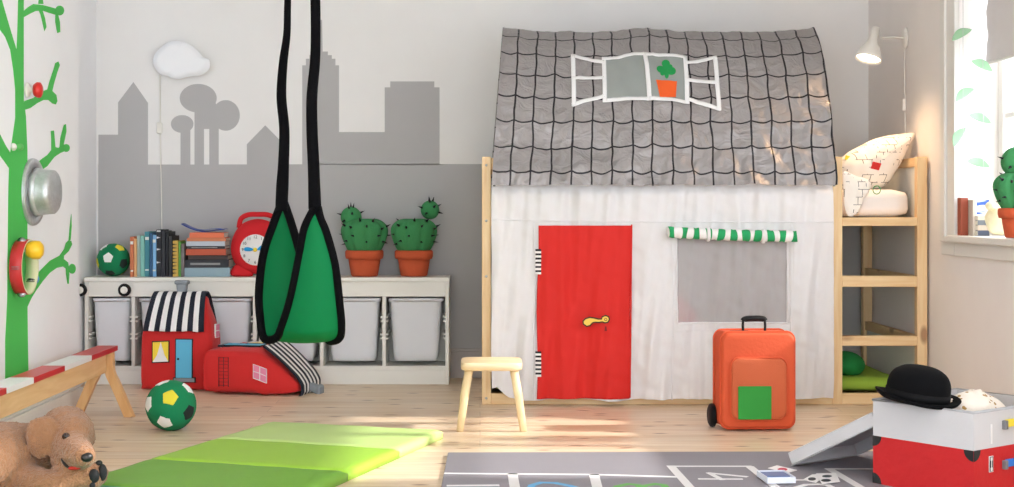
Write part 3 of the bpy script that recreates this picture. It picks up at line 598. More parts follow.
# ================================================================ HOUSE BACKPACKS
def pts3(l, s_=1): return [(v.x, v.y) for v in closed_path([(x * s_, z * s_, 0) for x, z in l], 72)]
def house_pack(base, rot, label, droop=0):
    """local: width x, height z, front -y, soft box."""
    r = thing('house_backpack', label, 'backpack', base, rot, group='red house shaped backpacks')
    K = .00492  # metres per photo px at its depth
    hw, sh, tp = .186, .36, .545
    # body: extruded rounded house shape
    a = MB(); D_ = .10
    ol = [(-.15, .0), (.16, .0), (.182, .02), (.186, .20), (.176, .30), (.140, .42), (.118, .47), (0, .478), (-.128, .47), (-.150, .42), (-.182, .28), (-.186, .16), (-.184, .02)]
    op = closed_path([(x, z, 0) for x, z in ol], 84); n = len(op); vs = []; fs = []
    prof = [(0, .985, 1), (.0, 1, .96)]
    lay = [(-D_, .90), (-D_ * .93, .965), (-D_ * .7, 1.0), (0, 1.012), (D_ * .7, 1.0), (D_ * .93, .965), (D_, .9)]
    cc = Vector((0, .24, 0)); rings = []
    for t in (.0, .35, .65): rings.append((-D_ * 1.0 - .018 * (1 - t * t), t))
    rings += lay
    for t in (.65, .35, .0): rings.append((D_ + .018 * (1 - t * t), t))
    for (y, t) in rings:
        for p_ in op:
            q_ = cc + (p_ - cc) * t; yk = 1 - .82 * max(0, min(1, (q_.y - .30) / .18)); nz = noise.noise(Vector((q_.x * 12, y * 9, q_.y * 12)) + Vector((base[0] * 9, 0, 0))) * .007
            vs.append((q_.x * (1 + nz), y * yk + nz * 1.2, max(q_.y, 0.001)))
    for i in range(len(rings) - 1):
        for j in range(n): fs.append((i * n + j, i * n + (j + 1) % n, (i + 1) * n + (j + 1) % n, (i + 1) * n + j))
    a.add(vs, fs); body = a.build('body', m_red, r, world=False, weld=True)
    yf = -D_ - .021
    # striped roof flap hugging the front slope and the top
    m_nv = mat('navy stripe cotton', (22, 27, 42), .85, bump=.2)
    def rf(u, v):      # v 0 bottom front, 1 over the top back
        t = v; xh = .156 - .022 * (1 - abs(2 * v - 1))
        x = (u - .5) * 2 * xh - .004
        L = [(-.131, .296), (-.118, .335), (-.098, .38), (-.076, .42), (-.052, .46), (-.022, .487), (.022, .487), (.052, .46), (.076, .42), (.098, .38), (.118, .335), (.131, .296)]
        i_ = t * (len(L) - 1); i0 = min(int(i_), len(L) - 2); f_ = i_ - i0
        y = L[i0][0] + (L[i0 + 1][0] - L[i0][0]) * f_; z_ = L[i0][1] + (L[i0 + 1][1] - L[i0][1]) * f_
        return (x, y + .004 * noise.noise(Vector((u * 5, v * 3, 1))), z_ + .004 * noise.noise(Vector((u * 6, v * 2, 5))))
    a = MB(); a.grid(rf, 44, 30, mi=lambda u, v: 1 if (u * 11) % 2 > 1.0 and u * 11 > 1 else 0); o = a.build('roof_flap', [m_nv, m_whitef], r, world=False); q = o.modifiers.new('s', 'SOLIDIFY'); q.thickness = .007; q.offset = 1
    a = MB()
    def pr(pts, mi, off=.0): a.prism([(x, yf - off, z_ - .012) for x, z_ in pts], (0, .010, 0), mi)
    pr([(-.118, .148), (-.028, .152), (-.028, .262), (-.118, .258)], 0)
    pr([(-.113, .153), (-.033, .157), (-.033, .257), (-.113, .253)], 1, .001)
    pr([(-.113, .153), (-.033, .157), (-.052, .19), (-.072, .255), (-.09, .19)], 2, .002)
    o = a.build('window_patch', [m_black, m_yellow, m_whitef], r, world=False, smooth=False)
    a = MB(); pr([(.002, .072), (.092, .072), (.092, .272), (.002, .272)], 0); pr([(.007, .076), (.087, .076), (.087, .267), (.007, .267)], 1, .001); pr(ringpts(.018, .17, .006, .006, 12), 0, .002)
    a.build('door_patch', [m_black, m_sky], r, world=False, smooth=False)
    a = MB(); pr([(-.008, .052), (.106, .052), (.106, .078), (-.008, .078)], 0); pr([(-.004, .056), (.102, .056), (.102, .074), (-.004, .074)], 1, .001); a.build('doorstep_patch', [m_black, m_grey_plush], r, world=False, smooth=False)
    a = MB(); a.box((0, 0, .51), (.055, .045, .05), taper=.85); a.box((0, 0, .54), (.07, .055, .022)); a.build('chimney', m_grey_plush, r, world=False, bevel=.008, seg=3)
    # side window prints and brick stitching
    for s_ in (-1, 1):
        a = MB()
        def sp(y0, y1, z0, z1, mi, off=0): x_ = s_ * (.188 + off); a.box2((x_, y0, z0), (x_ - s_ * .008, y1, z1), mi)
        sp(-.04, .03, .26, .33, 0)
        for yy in (-.037, -.003):
            for zz in (.263, .298): sp(yy, yy + .03, zz, zz + .03, 1, .001)
        a.build('side_window_patch', [m_whitef, mat('pink print', (232, 140, 170), .8)], r, world=False, smooth=False)
        a = MB()
        for zz in (.08, .105, .13): a.box2((s_ * .1885, -.07, zz), (s_ * .182, .075, zz + .0025))
        for i in range(9): a.box2((s_ * .1885, -.068 + i * .017, .08), (s_ * .182, -.0665 + i * .017, .13))
        a.build('brick_stitching', m_black, r, world=False, smooth=False)
    if droop:
        for ch_ in r.children_recursive:
            for v in ch_.data.vertices: v.co.y += droop * max(0, v.co.z - .27) / .22 - .03 * max(0, v.co.z - .45) / .1 * 0
    return r
d1 = 7.05; q = FL(178, 392)
house_pack(((180.5 - VX) * 7.3 / F, 7.32, 0), (-.03, 0, -.08), 'red house backpack standing upright with striped roof and blue door')
# the second one lies on its back, roof to the right
r2 = house_pack((-1.32, 7.245, .118), (-math.pi / 2, 0, 0), 'red house backpack lying flat on the floor, roof pointing right', droop=.085)
r2.rotation_euler = (Matrix.Rotation(math.radians(-13), 3, 'Z') @ Matrix.Rotation(math.pi / 2, 3, 'Z') @ Matrix.Rotation(math.radians(180), 3, 'Z') @ Matrix.Rotation(-math.pi / 2, 3, 'X')).to_euler()

# ================================================================ HANGING SEAT
DS = 5.5
def c3(l, d0): return [W(250 + x / 2.71, 180 + y / 2.71, d0) for x, y in l]
Lf = c3([(172, 75), (160, 105), (146, 140), (131, 220), (109, 320), (84, 395), (64, 432)], DS - .09); Lb = c3([(46, 425), (31, 375), (25, 300), (36, 200), (62, 120), (84, 62)], DS + .09)
Rf = c3([(180, 75), (192, 105), (208, 145), (230, 230), (241, 330), (245, 395), (236, 434)], DS - .09); Rb = c3([(215, 428), (190, 380), (160, 300), (135, 200), (112, 120), (92, 62)], DS + .09)
for i, p_ in enumerate(Lf): p_.y = DS - .10 + (.06 if i == 0 else 0) + .08 * (i / 6) ** 3
for i, p_ in enumerate(Rf): p_.y = DS - .10 + (.06 if i == 0 else 0) + .08 * (i / 6) ** 3
for i, p_ in enumerate(Lb): p_.y = DS + .10 - .08 * (1 - i / 5) ** 3
for i, p_ in enumerate(Rb): p_.y = DS + .10 - .08 * (1 - i / 5) ** 3
eL = smooth_path(Lf + Lb, 96); eR = smooth_path(Rf + Rb, 96)
r = thing('hanging_seat', 'green fabric hanging seat with black edges on two black straps', 'swing', W(300, 348, DS))
a = MB()
def fs_(u, v):
    i = int(round(v * 96)); p_ = eL[i].lerp(eR[i], u); bul = math.sin(math.pi * u) * min((eR[i] - eL[i]).length * .22, .05); sg = -1 if i < 50 else 1
    return p_ + Vector((0, sg * bul * (1 if abs(i - 50) > 8 else abs(i - 50) / 8) + .004 * noise.noise(p_ * 12), -.012 * math.sin(math.pi * u) * (1 if 40 < i < 60 else 0)))
a.grid(fs_, 20, 96); o = a.build('seat_fabric', m_green_nylon, r); q = o.modifiers.new('s', 'SOLIDIFY'); q.thickness = .003
m_strap = mat('black padded webbing', (9, 9, 12), .85, bump=.3, bscale=120, spec=.1)
a = MB(); a.tube(eL, [.016] * 97, 12); a.build('edge_band', m_strap, r)
a = MB(); a.tube(eR, [.016] * 97, 12); a.build('edge_band', m_strap, r)
def strap(l, dd, x0): 
    top = W(l[0][0] if 0 else 250 + l[0][0] / 2.71, 0, dd); P = [Vector((top.x + x0, dd, CZ)), Vector((top.x + x0 * .5, dd, 2.1))] + [W(250 + x / 2.71, y / 2.71, dd) for x, y, w_ in l]
    rr = [l[0][2] * .9, l[0][2]] + [w_ for x, y, w_ in l]; Q = smooth_path(P, 60); m_ = len(P) - 1
    R2 = [(rr[min(int(i / 60 * m_), m_ - 1)] * (1 - (i / 60 * m_ % 1)) + rr[min(int(i / 60 * m_) + 1, m_)] * (i / 60 * m_ % 1)) for i in range(61)]
    a = MB(); a.tube(Q, [q_ / 2.71 * dd / F / 2 for q_ in R2], 12, flat=.7); a.build('strap', m_strap, r)
strap([(102, 0, 19), (100, 90, 20), (90, 170, 24), (85, 260, 27), (93, 350, 28), (91, 440, 30), (88, 500, 34), (86, 545, 34), (85, 572, 32)], DS + .06, .02)
strap([(177, 0, 27), (178, 100, 27), (176, 170, 28), (168, 260, 30), (168, 350, 31), (172, 440, 32), (174, 500, 33), (176, 570, 36)], DS - .05, -.02)
a = MB(); hx = W(300, 0, DS).x; a.lathe([(0, CZ), (.05, CZ), (.05, CZ - .012), (0, CZ - .012)][::-1], Matrix.Translation((hx, DS, 0)), 24); a.tube([(hx - .09, DS + .06, CZ - .004), (hx + .09, DS - .06, CZ - .004)], .012, 8); a.build('ceiling_bracket', m_metal, r)

# ================================================================ STOOL
q = W(491.5, 431, 5.97)
r = thing('wooden_stool', 'small pale wooden stool with rounded square seat', 'stool', (q.x, 6.02, 0))
a = MB(); sw, sd_, zt = .128, .128, .282
ol = []
for i in range(40):
    an = 2 * math.pi * i / 40; ca, sa = math.cos(an), math.sin(an); ol.append((sw * abs(ca) ** .3 * (1 if ca > 0 else -1), sd_ * abs(sa) ** .3 * (1 if sa > 0 else -1)))
rings = [(.93, zt - .033), (.985, zt - .030), (1, zt - .02), (1, zt - .006), (.985, zt - .001), (.95, zt)]
vs = [(x * s_, y * s_, z_) for s_, z_ in rings for x, y in ol]
a.add(vs, [(i * 40 + j, i * 40 + (j + 1) % 40, (i + 1) * 40 + (j + 1) % 40, (i + 1) * 40 + j) for i in range(5) for j in range(40)] + [list(range(40))[::-1], list(range(200, 240))])
a.build('seat', m_stool, r, world=False)
for sx_ in (-1, 1):
    for sy_ in (-1, 1):
        a = MB(); a.tube([(sx_ * .093, sy_ * .088, zt - .034), (sx_ * .112, sy_ * .105, .14), (sx_ * .131, sy_ * .120, 0)], [.017, .0175, .014], 16); a.build('leg', wood('birch leg', (242, 222, 178), (230, 204, 156), 'Z', knots=False) if (sx_, sy_) == (-1, -1) else bpy.data.materials['birch leg'], r, world=False)

# ================================================================ GYM MAT
A = FL(270, 421, .035); B = FL(443, 430, .035); C_ = FL(108, 487, .035)
ex = (B - A); ex.z = 0; wmat = ex.length; ex.normalize(); ey = Vector((ex.y, -ex.x, 0))
if ey.y > 0: ey = -ey
r = thing('gym_mat', 'folding gym mat in four shades of green unfolded on the floor', 'mat', ((A + B) / 2 * 1).to_tuple()[:2] + (0,))
SEG = .47
for i, (nm, col) in enumerate((('pale lime panel', (190, 218, 132)), ('lime green panel', (152, 198, 60)), ('leaf green panel', (112, 166, 54)), ('teal green panel', (16, 140, 92)))):
    mm = mat('mat ' + nm, col, .5, bump=.12, bscale=14); a = MB(); o0 = A + ey * SEG * i
    def fn(u, v):
        p_ = o0 + ex * (wmat * u) + ey * (SEG * v); e = min(u, 1 - u, (v if v < .5 else 1 - v) * .6) ; 
        dip = max(0, 1 - min(u, 1 - u) * 30) * .006 + max(0, 1 - min(v, 1 - v) * 24) * .007
        p_.z = .038 - dip + .003 * noise.noise(Vector((p_.x * 6, p_.y * 6, i))) ; return p_
    nu, nv = 30, 22; a.grid(fn, nu, nv)
    per = [fn(u / nu, 0) for u in range(nu)] + [fn(1, v / nv) for v in range(nv)] + [fn(1 - u / nu, 1) for u in range(nu)] + [fn(0, 1 - v / nv) for v in range(nv)]
    m_ = len(per); a.add(per + [Vector((p_.x, p_.y, .001)) for p_ in per], [(j, (j + 1) % m_, (j + 1) % m_ + m_, j + m_) for j in range(m_)] + [list(range(m_, 2 * m_))])
    o = a.build('panel', mm, r, weld=True); o['label'] = nm
# ================================================================ HOPSCOTCH RUG
m_rug = mat('grey flatwoven rug', (142, 138, 144), .95, bump=.5, bscale=350, var=.05); m_rw2 = mat('white rug print', (226, 224, 224), .95, bump=.4, bscale=350); RZ = .010
r = thing('play_rug', 'grey hopscotch play rug with white squares and coloured numbers', 'rug', (.7, 4.6, 0))
a = MB(); ru = [FL(448, 452.5, RZ), Vector((1.62, 5.37, RZ)), Vector((1.62, 3.6, RZ)), FL(418, 600, RZ)]
for p_ in ru: p_.z = .0005
a.prism(ru, (0, 0, RZ)); a.build('rug_base', m_rug, r, smooth=False, bevel=.003)
def rl(pts, wd, mm, name, k=0, closed=False):
    a = MB(); P = [FL(x, y, RZ) for x, y in pts]
    for i in range(len(P) - 1):
        t = (P[i + 1] - P[i]); t.z = 0; t.normalize(); n_ = Vector((-t.y, t.x, 0)) * wd / 2
        p0, p1 = P[i] - t * wd * .3, P[i + 1] + t * wd * .3
        a.prism([Vector((v.x, v.y, RZ + .0006 + .0002 * ((i + k) % 4))) for v in (p0 + n_, p1 + n_, p1 - n_, p0 - n_)], (0, 0, .0006))
    return a.build(name, mm, r, smooth=False)
rl([(446, 473.5), (510, 474.2), (592, 474.8), (676, 477.2)], .022, m_rw2, 'court_line')
for i, (x0, y0, s_) in enumerate(((512.5, 474, .17), (594, 475, .26), (671, 466.5, .9), (750, 467, 1.25), (829, 469, 1.7))):
    rl([(x0, y0), (x0 + s_ * 30, y0 + 30)], .034 if i < 2 else .03, m_rw2, 'court_line', i + 1)
rl([(671, 466.6), (750, 466.6)], .022, m_rw2, 'court_line', 2); rl([(771, 480), (833, 480.5)], .022, m_rw2, 'court_line', 1); rl([(829, 469.2), (874, 469.2)], .020, m_rw2, 'court_line', 3)
rl([(449, 486), (497, 485.6)], .026, m_rw2, 'number', 1)
rl([(741, 479.4), (700, 479.2)], .020, m_rw2, 'number', 1); rl([(746, 477), (709, 473.3), (722, 480)], .020, m_rw2, 'number', 2)
m_b = mat('blue rug print', (104, 170, 212), .95); m_g = mat('green rug print', (110, 176, 96), .95)
rl([(529, 490), (532, 485.5), (541, 483), (556, 483.4), (570, 486), (580, 489)], .024, m_b, 'number', 1)
rl([(613, 490), (618, 486.4), (628, 484.4), (638, 485.4), (641, 488), (645, 486), (655, 484.3), (664, 485.5), (667, 489)], .024, m_g, 'number', 1)
rl([(797, 487.5), (806, 485), (818, 484.6), (828, 485.6), (833, 488)], .022, m_rw2, 'number', 1)

# ================================================================ CARDS ON THE RUG
def card(pts, label, marks, z0=0, thick=.002, col=None):
    r = thing('play_card', label, 'card', FL(*pts[0], RZ + .003), group='playing cards spread on the rug')
    a = MB(); a.prism([FL(x, y, RZ + .0026 + z0) for x, y in pts], (0, 0, thick)); a.build('card', mat('card', col or (238, 236, 236), .5), r, smooth=False)
    for (x, y, rx, ry, c_) in marks:
        a = MB(); a.prism([FL(px, py, RZ + .0029 + z0 + thick) for px, py in ringpts(x, y, rx, ry, 14)], (0, 0, .0004)); a.build('symbol', mat('ink', c_, .6), r, smooth=False)
card([(768, 468.5), (777, 465.8), (797, 470.5), (788, 473)], 'white card with a red symbol above the pale box', [(782.5, 469.4, 5, 1.5, (196, 24, 70))])
card([(803, 480), (812, 475), (827, 474), (816, 483)], 'white card with one dark spot near the leaning lid', [(812, 479, 4, 1.6, (30, 40, 48))])
card([(816, 474), (836, 473.6), (840, 482), (822, 484)], 'white card with two dark spots beside the box of cards', [(827, 476.2, 5, 1.2, (30, 50, 58)), (826, 480.4, 5, 1.4, (30, 40, 48))], z0=.0032)
r = thing('card_box', 'open pale blue and white card box lying on the rug', 'box', FL(776, 480, RZ))
M = Matrix.Translation(FL(776, 481, RZ) + Vector((0, 0, .0045))) @ Matrix.Rotation(.08, 4, 'Z')
a = MB(); a.box((0, 0, .0015), (.094, .13, .003), M)
for (c_, s_) in (((-.046, 0, .010), (.003, .13, .02)), ((.046, 0, .010), (.003, .13, .02)), ((0, -.064, .010), (.094, .003, .02)), ((0, .064, .010), (.094, .003, .02))): a.box(c_, s_, M)
a.build('tray', mat('white card box', (226, 232, 242), .5), r, smooth=False)
a = MB(); a.box((0, .02, .010), (.085, .08, .012), M); a.build('card_deck', mat('blue grey card backs', (96, 116, 158), .5), r, smooth=False, bevel=.001)

# ================================================================ LOFT BED
BF, BB = 6.71, 7.70            # front and rear faces
XL, XR = (482 - VX) * BF / F, (927.5 - VX) * BF / F
def bx(px): return (px - VX) * BF / F
def bz(py): return H - (py - VY) * BF / F
r_bed = thing('loft_bed', 'pine loft bed with ladder steps under the fabric play house', 'bed', ((XL + XR) / 2, 7.2, 0))
def bed_box(name, a_, b_, m): o = MB(); o.box2(a_, b_); return o.build(name, m, r_bed, smooth=False, bevel=.003)
PT = .045
XM0, XM1 = bx(832.5), bx(842.5)
for (x0, x1) in ((XL, XL + .042), (XR - .048, XR)):
    bed_box('post', (x0, BF, 0), (x1, BF + PT, 1.16), m_pine_v); bed_box('post', (x0, BB - PT, 0), (x1, BB, 1.16), m_pine_v)
bed_box('post', (XM0, BF, 0), (XM1, BF + PT, 1.16), m_pine_v); 
IXL, IXR = XL + .042, XR - .048
bed_box('rail', (IXL, BF + .004, .0), (IXR, BF + .036, .052), m_pine); bed_box('rail', (IXL, BB - .036, .0), (IXR, BB - .004, .052), m_pine)
for z0, z1 in ((bz(226), bz(217.5)), (bz(287), bz(276)), (bz(346), bz(336))):
    bed_box('ladder_step', (XM1, BF + .002, z0), (IXR, BF + .05 if z0 < .8 else BF + .09, z1), m_pine)
bed_box('rail', (IXL, BF + .006, .835), (XM0, BF + .036, .875), m_pine); bed_box('rail', (IXL, BF + .006, 1.10), (XM0, BF + .036, 1.155), m_pine)
bed_box('rail', (IXL, BB - .036, .835), (IXR, BB - .004, .875), m_pine); bed_box('rail', (IXL, BB - .036, 1.10), (IXR, BB - .004, 1.155), m_pine)
for (x0, x1) in ((XL + .006, XL + .034), (XR - .040, XR - .012)):
    for z0, z1 in ((0, .05), (.27, .317), (.545, .60), (.835, .875), (1.115, 1.158)): bed_box('end_rail', (x0, BF + PT, z0), (x1, BB - PT, z1), m_pine_y)
    bed_box('end_panel', (x0 + .010, BF + PT, .05), (x0 + .016, BB - PT, .27), m_white_lac); bed_box('end_panel', (x0 + .010, BF + PT, .875), (x0 + .016, BB - PT, 1.115), m_white_lac)
bed_box('slatted_base', (IXL, BF + .04, .855), (IXR, BB - .04, .873), mat('grey slat base', (178, 172, 164), .8))
for (x, z) in ((XL + .02, .6), (XL + .02, .86), (XL + .02, 1.12), (XL + .02, .03)):
    a = MB(); a.lathe([(0, .002), (.006, .002), (.006, 0)][::-1], Matrix.Translation((x, BF, z)) @ Matrix.Rotation(math.pi / 2, 4, 'X'), 12); a.build('bolt', m_metal, r_bed)
def softbox(name, lo, hi, rad, m, label, cat, wr=.004, parent=None):
    a = MB(); lo, hi = Vector(lo), Vector(hi); c = (lo + hi) / 2; hf = (hi - lo) / 2; n_ = 14
    for ax in range(3):
        for sg in (-1, 1):
            u_, v_ = (ax + 1) % 3, (ax + 2) % 3
            def fn(s_, t_):
                p_ = Vector((0, 0, 0)); p_[ax] = sg * hf[ax]; p_[u_] = (2 * s_ - 1) * hf[u_]; p_[v_] = (2 * t_ - 1) * hf[v_]
                q_ = Vector([max(-hf[i] + rad, min(hf[i] - rad, p_[i])) for i in range(3)]); d_ = p_ - q_
                if d_.length > 1e-9: p_ = q_ + d_.normalized() * rad
                return c + p_ + (p_.normalized() * wr * noise.noise((c + p_) * 7))
            a.grid(fn, n_ * 2, n_ * 2)
    o = a.build(name, m, parent, weld=True)
    if label: tag(o, label, cat)
    return o
softbox('mattress', (IXL + .01, BF + .06, .878), (bx(914), BB - .06, 1.008), .045, mat('white bedding', (240, 238, 236), .9, bump=.15, bscale=60), 'white mattress on the loft bed platform', 'mattress', .01)
softbox('floor_mattress', (IXL + .02, BF + .06, .055), (IXR - .03, BB - .07, .102), .03, mat('lime mattress cover', (150, 186, 62), .85), 'lime green mattress on the floor under the loft bed', 'mattress', .006)
a = MB(); q = W(846, 364, 6.95); q.z = .102 + .062; a.ell((q.x, 6.95, .102 + .062), (.090, .09, .062), n=30, k=16); a.v = [v + (v - Vector(q)) * .08 * noise.noise(v * 9) for v in a.v]
tag(a.build('cushion', mat('dark green cushion', (22, 132, 62), .85)), 'round dark green cushion under the loft bed ladder', 'cushion')
a = MB(); q = W(690, 300, 7.1); a.puff([(v.x, v.y) for v in closed_path([(-.18, 0, 0), (.16, 0, 0), (.17, .2, 0), (.08, .36, 0), (-.08, .38, 0), (-.18, .2, 0)], 40)], (0, .17), .07, M=Matrix.Translation((q.x - .12, 6.98, .110)))
tag(a.build('cushion', mat('red cushion', (226, 60, 52), .85)), 'red cushion seen through the play house window mesh', 'cushion')
# pillow
def pillow_mat():
    m = mat('printed pillowcase', (244, 238, 228), .9, bump=.1, bscale=60); nt = m.node_tree; N = nt.nodes; K = nt.links.new; p = N['Principled BSDF']
    tc = N.new('ShaderNodeTexCoord'); mp = N.new('ShaderNodeMapping'); mp.inputs['Rotation'].default_value = (math.pi / 2, .5, 0); K(tc.outputs['Object'], mp.inputs[0])
    br = N.new('ShaderNodeTexBrick'); br.inputs['Scale'].default_value = 1; br.inputs['Brick Width'].default_value = .034; br.inputs['Row Height'].default_value = .036; br.inputs['Mortar Size'].default_value = .0013
    K(mp.outputs[0], br.inputs['Vector'])
    no = N.new('ShaderNodeTexNoise'); no.inputs['Scale'].default_value = 24; K(tc.outputs['Object'], no.inputs['Vector'])
    g = N.new('ShaderNodeMath'); g.operation = 'GREATER_THAN'; g.inputs[1].default_value = .52; K(no.outputs['Fac'], g.inputs[0])
    mu = N.new('ShaderNodeMath'); mu.operation = 'MULTIPLY'; K(br.outputs['Fac'], mu.inputs[0]); K(g.outputs[0], mu.inputs[1])
    src = p.inputs['Base Color'].links[0].from_socket; mx = N.new('ShaderNodeMixRGB'); K(mu.outputs[0], mx.inputs[0]); K(src, mx.inputs[1]); mx.inputs[2].default_value = rgb(90, 84, 80); K(mx.outputs[0], p.inputs['Base Color'])
    return m
m_pil = pillow_mat()
dp = 6.93; k = dp / F
r = thing('pillow', 'plump white pillow with small printed drawings on the loft bed', 'pillow', W(878, 190, dp))
oo = [((x - 878) * k, (190 - y) * k) for x, y in [(836, 166), (846, 154), (858, 147), (872, 140), (886, 136), (900, 134), (914, 133), (912, 140), (907, 150), (901, 163), (894, 174), (888, 183), (880, 188), (870, 190), (858, 192), (846, 192), (838, 184)]]
a = MB(); a.puff([(v.x, v.y) for v in closed_path([(x, z, 0) for x, z in oo], 90)], ((872 - 878) * k, (190 - 165) * k), .085, k=2.2, wr=.008, rings=14); 
a.build('pillowcase', m_pil, r, world=False)
a = MB(); df = dp - .205; kf = df / F; oo = [((x - VX) * kf - r.location.x, H - (y - VY) * kf - r.location.z) for x, y in [(843.5, 172), (856, 176), (870, 181), (869, 192), (863, 200), (859.5, 211), (850, 216.5), (845, 208), (843.5, 190)]]
a.puff([(v.x, v.y) for v in closed_path([(x, z, 0) for x, z in oo], 60)], ((856 - VX) * kf - r.location.x, H - (193 - VY) * kf - r.location.z), .012, M=Matrix.Translation((0, -.205, 0)), k=3, wr=.006, rings=8)
o = a.build('pillowcase_flap', m_pil, r, world=False)
def pprint(px, py, rx, ry, c_, name, off): 
    q = W(px, py, dp); a = MB(); a.prism([(q.x + math.cos(t) * rx * k, 0, q.z + math.sin(t) * ry * k) for t in [.5 + i * 2 * math.pi / 4 for i in range(4)]], (0, .004, 0), M=Matrix.Translation((0, dp - off, 0))); a.build('print', mat(name, c_, .8), r, smooth=False)
pprint(871, 166.5, 6, 5, (208, 44, 40), 'red print', .0885)
pprint(845, 158, 3, 3, (240, 220, 60), 'yellow print', .045)
a = MB(); q = W(864, 190.5, dp); a.tube([(q.x + math.cos(t) * 3.6 * k, dp - .222, q.z + math.sin(t) * 4 * k) for t in [i * math.pi / 8 for i in range(16)]], .0022, 6, closed=True); a.build('print', mat('green print', (60, 150, 80), .8), r)

# ================================================================ PLAY HOUSE TENT
r_t = thing('play_house_tent', 'fabric house with grey netted roof, white walls and red door', 'play tent', (bx(662), 7.2, 0))
PR = smooth_path([(0, 6.635, 1.022), (0, 6.662, 1.10), (0, 6.705, 1.19), (0, 6.78, 1.36), (0, 6.90, 1.56), (0, 7.03, 1.715), (0, 7.14, 1.792), (0, 7.22, 1.815), (0, 7.30, 1.792), (0, 7.41, 1.715), (0, 7.54, 1.56), (0, 7.64, 1.36), (0, 7.70, 1.19), (0, 7.72, 1.03)], 400)
cum = [0.0]
for i in range(400): cum.append(cum[-1] + (PR[i + 1] - PR[i]).length)
def prof(s_):
    s_ = max(0, min(cum[-1] - 1e-6, s_)); lo, hi = 0, 400
    while hi - lo > 1:
        mid = (lo + hi) // 2
        if cum[mid] <= s_: lo = mid
        else: hi = mid
    return PR[lo].lerp(PR[hi], (s_ - cum[lo]) / (cum[hi] - cum[lo])), lo
TX0, TX1, HX = (491.5 - VX) * 6.67 / F, (835 - VX) * 6.67 / F, .80
def xshift(X, z):
    f_ = max(0, min(1, (z - 1.03) / .8)); return f_ * (.062 * (TX1 - X) / (TX1 - TX0) + .018 * (X - TX0) / (TX1 - TX0))
def roofpt(X, s_, off=0.0):
    p_, lo = prof(s_); t = (PR[lo + 1] - PR[lo]).normalized(); n_ = Vector((0, -t.z, t.y))
    low = max(0, 1 - s_ / .45); hoop = min(abs(X - TX0), abs(X - HX), abs(X - TX1)); sag = -.022 * min(1, hoop / .2) * min(1, s_ / .2) + .004 * max(0, 1 - hoop / .02)
    wr_ = (.011 + .016 * low) * noise.noise(Vector((X * 9 + s_ * 3, s_ * 7, 2))) + (.004 + .010 * low) * noise.noise(Vector((X * 26, s_ * 16 - X * 6, 7))) + .003 * abs(noise.noise(Vector((X * 14 + s_ * 20, s_ * 8 - X * 10, 3))))
    X += xshift(X, p_.z)
    return Vector((X, p_.y, p_.z)) + n_ * (sag + wr_ + off + .012)
def roof_mat():
    m = bpy.data.materials.new('grey satin with black net print'); m.use_nodes = True; nt = m.node_tree; N = nt.nodes; K = nt.links.new; p = N['Principled BSDF']
    uv = N.new('ShaderNodeUVMap'); sp = N.new('ShaderNodeSeparateXYZ'); K(uv.outputs[0], sp.inputs[0])
    def math_(op, a_, b_=None, c_=None):
        n = N.new('ShaderNodeMath'); n.operation = op
        for i, q_ in enumerate((a_, b_, c_)):
            if q_ is None: continue
            if isinstance(q_, (int, float)): n.inputs[i].default_value = q_
            else: K(q_, n.inputs[i])
        return n.outputs[0]
    no = N.new('ShaderNodeTexNoise'); no.inputs['Scale'].default_value = 7; no.inputs['Detail'].default_value = 1; K(uv.outputs[0], no.inputs['Vector'])
    sn = N.new('ShaderNodeSeparateColor'); K(no.outputs['Color'], sn.inputs[0])
    u0 = math_('MULTIPLY_ADD', sn.outputs[0], .024, sp.outputs[0]); v0 = math_('MULTIPLY_ADD', sn.outputs[1], .022, sp.outputs[1])
    cu = math_('DIVIDE', u0, .0945); fu = math_('FRACT', cu)
    par = math_('MULTIPLY', fu, math_('SUBTRACT', 1, fu))
    cv = math_('DIVIDE', math_('ADD', math_('MULTIPLY_ADD', par, .050, v0), .052), .135); fv = math_('FRACT', cv)
    du = math_('MULTIPLY', math_('MINIMUM', fu, math_('SUBTRACT', 1, fu)), .0945); dv = math_('MULTIPLY', math_('MINIMUM', fv, math_('SUBTRACT', 1, fv)), .135)
    l_ = math_('LESS_THAN', math_('MINIMUM', du, dv), .0042)
    n2 = N.new('ShaderNodeTexNoise'); n2.inputs['Scale'].default_value = 3; K(uv.outputs[0], n2.inputs['Vector'])
    cr = N.new('ShaderNodeValToRGB'); cr.color_ramp.elements[0].color = rgb(152, 148, 148); cr.color_ramp.elements[1].color = rgb(168, 164, 163); K(n2.outputs['Fac'], cr.inputs[0])
    mx = N.new('ShaderNodeMixRGB'); K(l_, mx.inputs[0]); K(cr.outputs[0], mx.inputs[1]); mx.inputs[2].default_value = rgb(28, 26, 34); K(mx.outputs[0], p.inputs['Base Color'])
    p.inputs['Roughness'].default_value = .45; p.inputs['Metallic'].default_value = .25
    mp = N.new('ShaderNodeMapping'); mp.inputs['Scale'].default_value = (9, 11, 1); mp.inputs['Rotation'].default_value = (0, 0, .5); K(uv.outputs[0], mp.inputs[0])
    nb = N.new('ShaderNodeTexNoise'); nb.inputs['Scale'].default_value = 1; nb.inputs['Detail'].default_value = 3; nb.inputs['Distortion'].default_value = 1.5; K(mp.outputs[0], nb.inputs['Vector'])
    b = N.new('ShaderNodeBump'); b.inputs['Strength'].default_value = .6; b.inputs['Distance'].default_value = .03; K(nb.outputs['Fac'], b.inputs['Height']); K(b.outputs[0], p.inputs['Normal'])
    return m
a = MB(); NU, NV = 200, 190; ST = cum[-1]
a.grid(lambda u, v: roofpt(TX0 + (TX1 - TX0) * u, ST * v), NU, NV)
a.uv = [((TX1 - TX0) * (i % (NU + 1)) / NU, ST * (i // (NU + 1)) / NV) for i in range((NU + 1) * (NV + 1))]
roof = a.build('roof', roof_mat(), r_t)
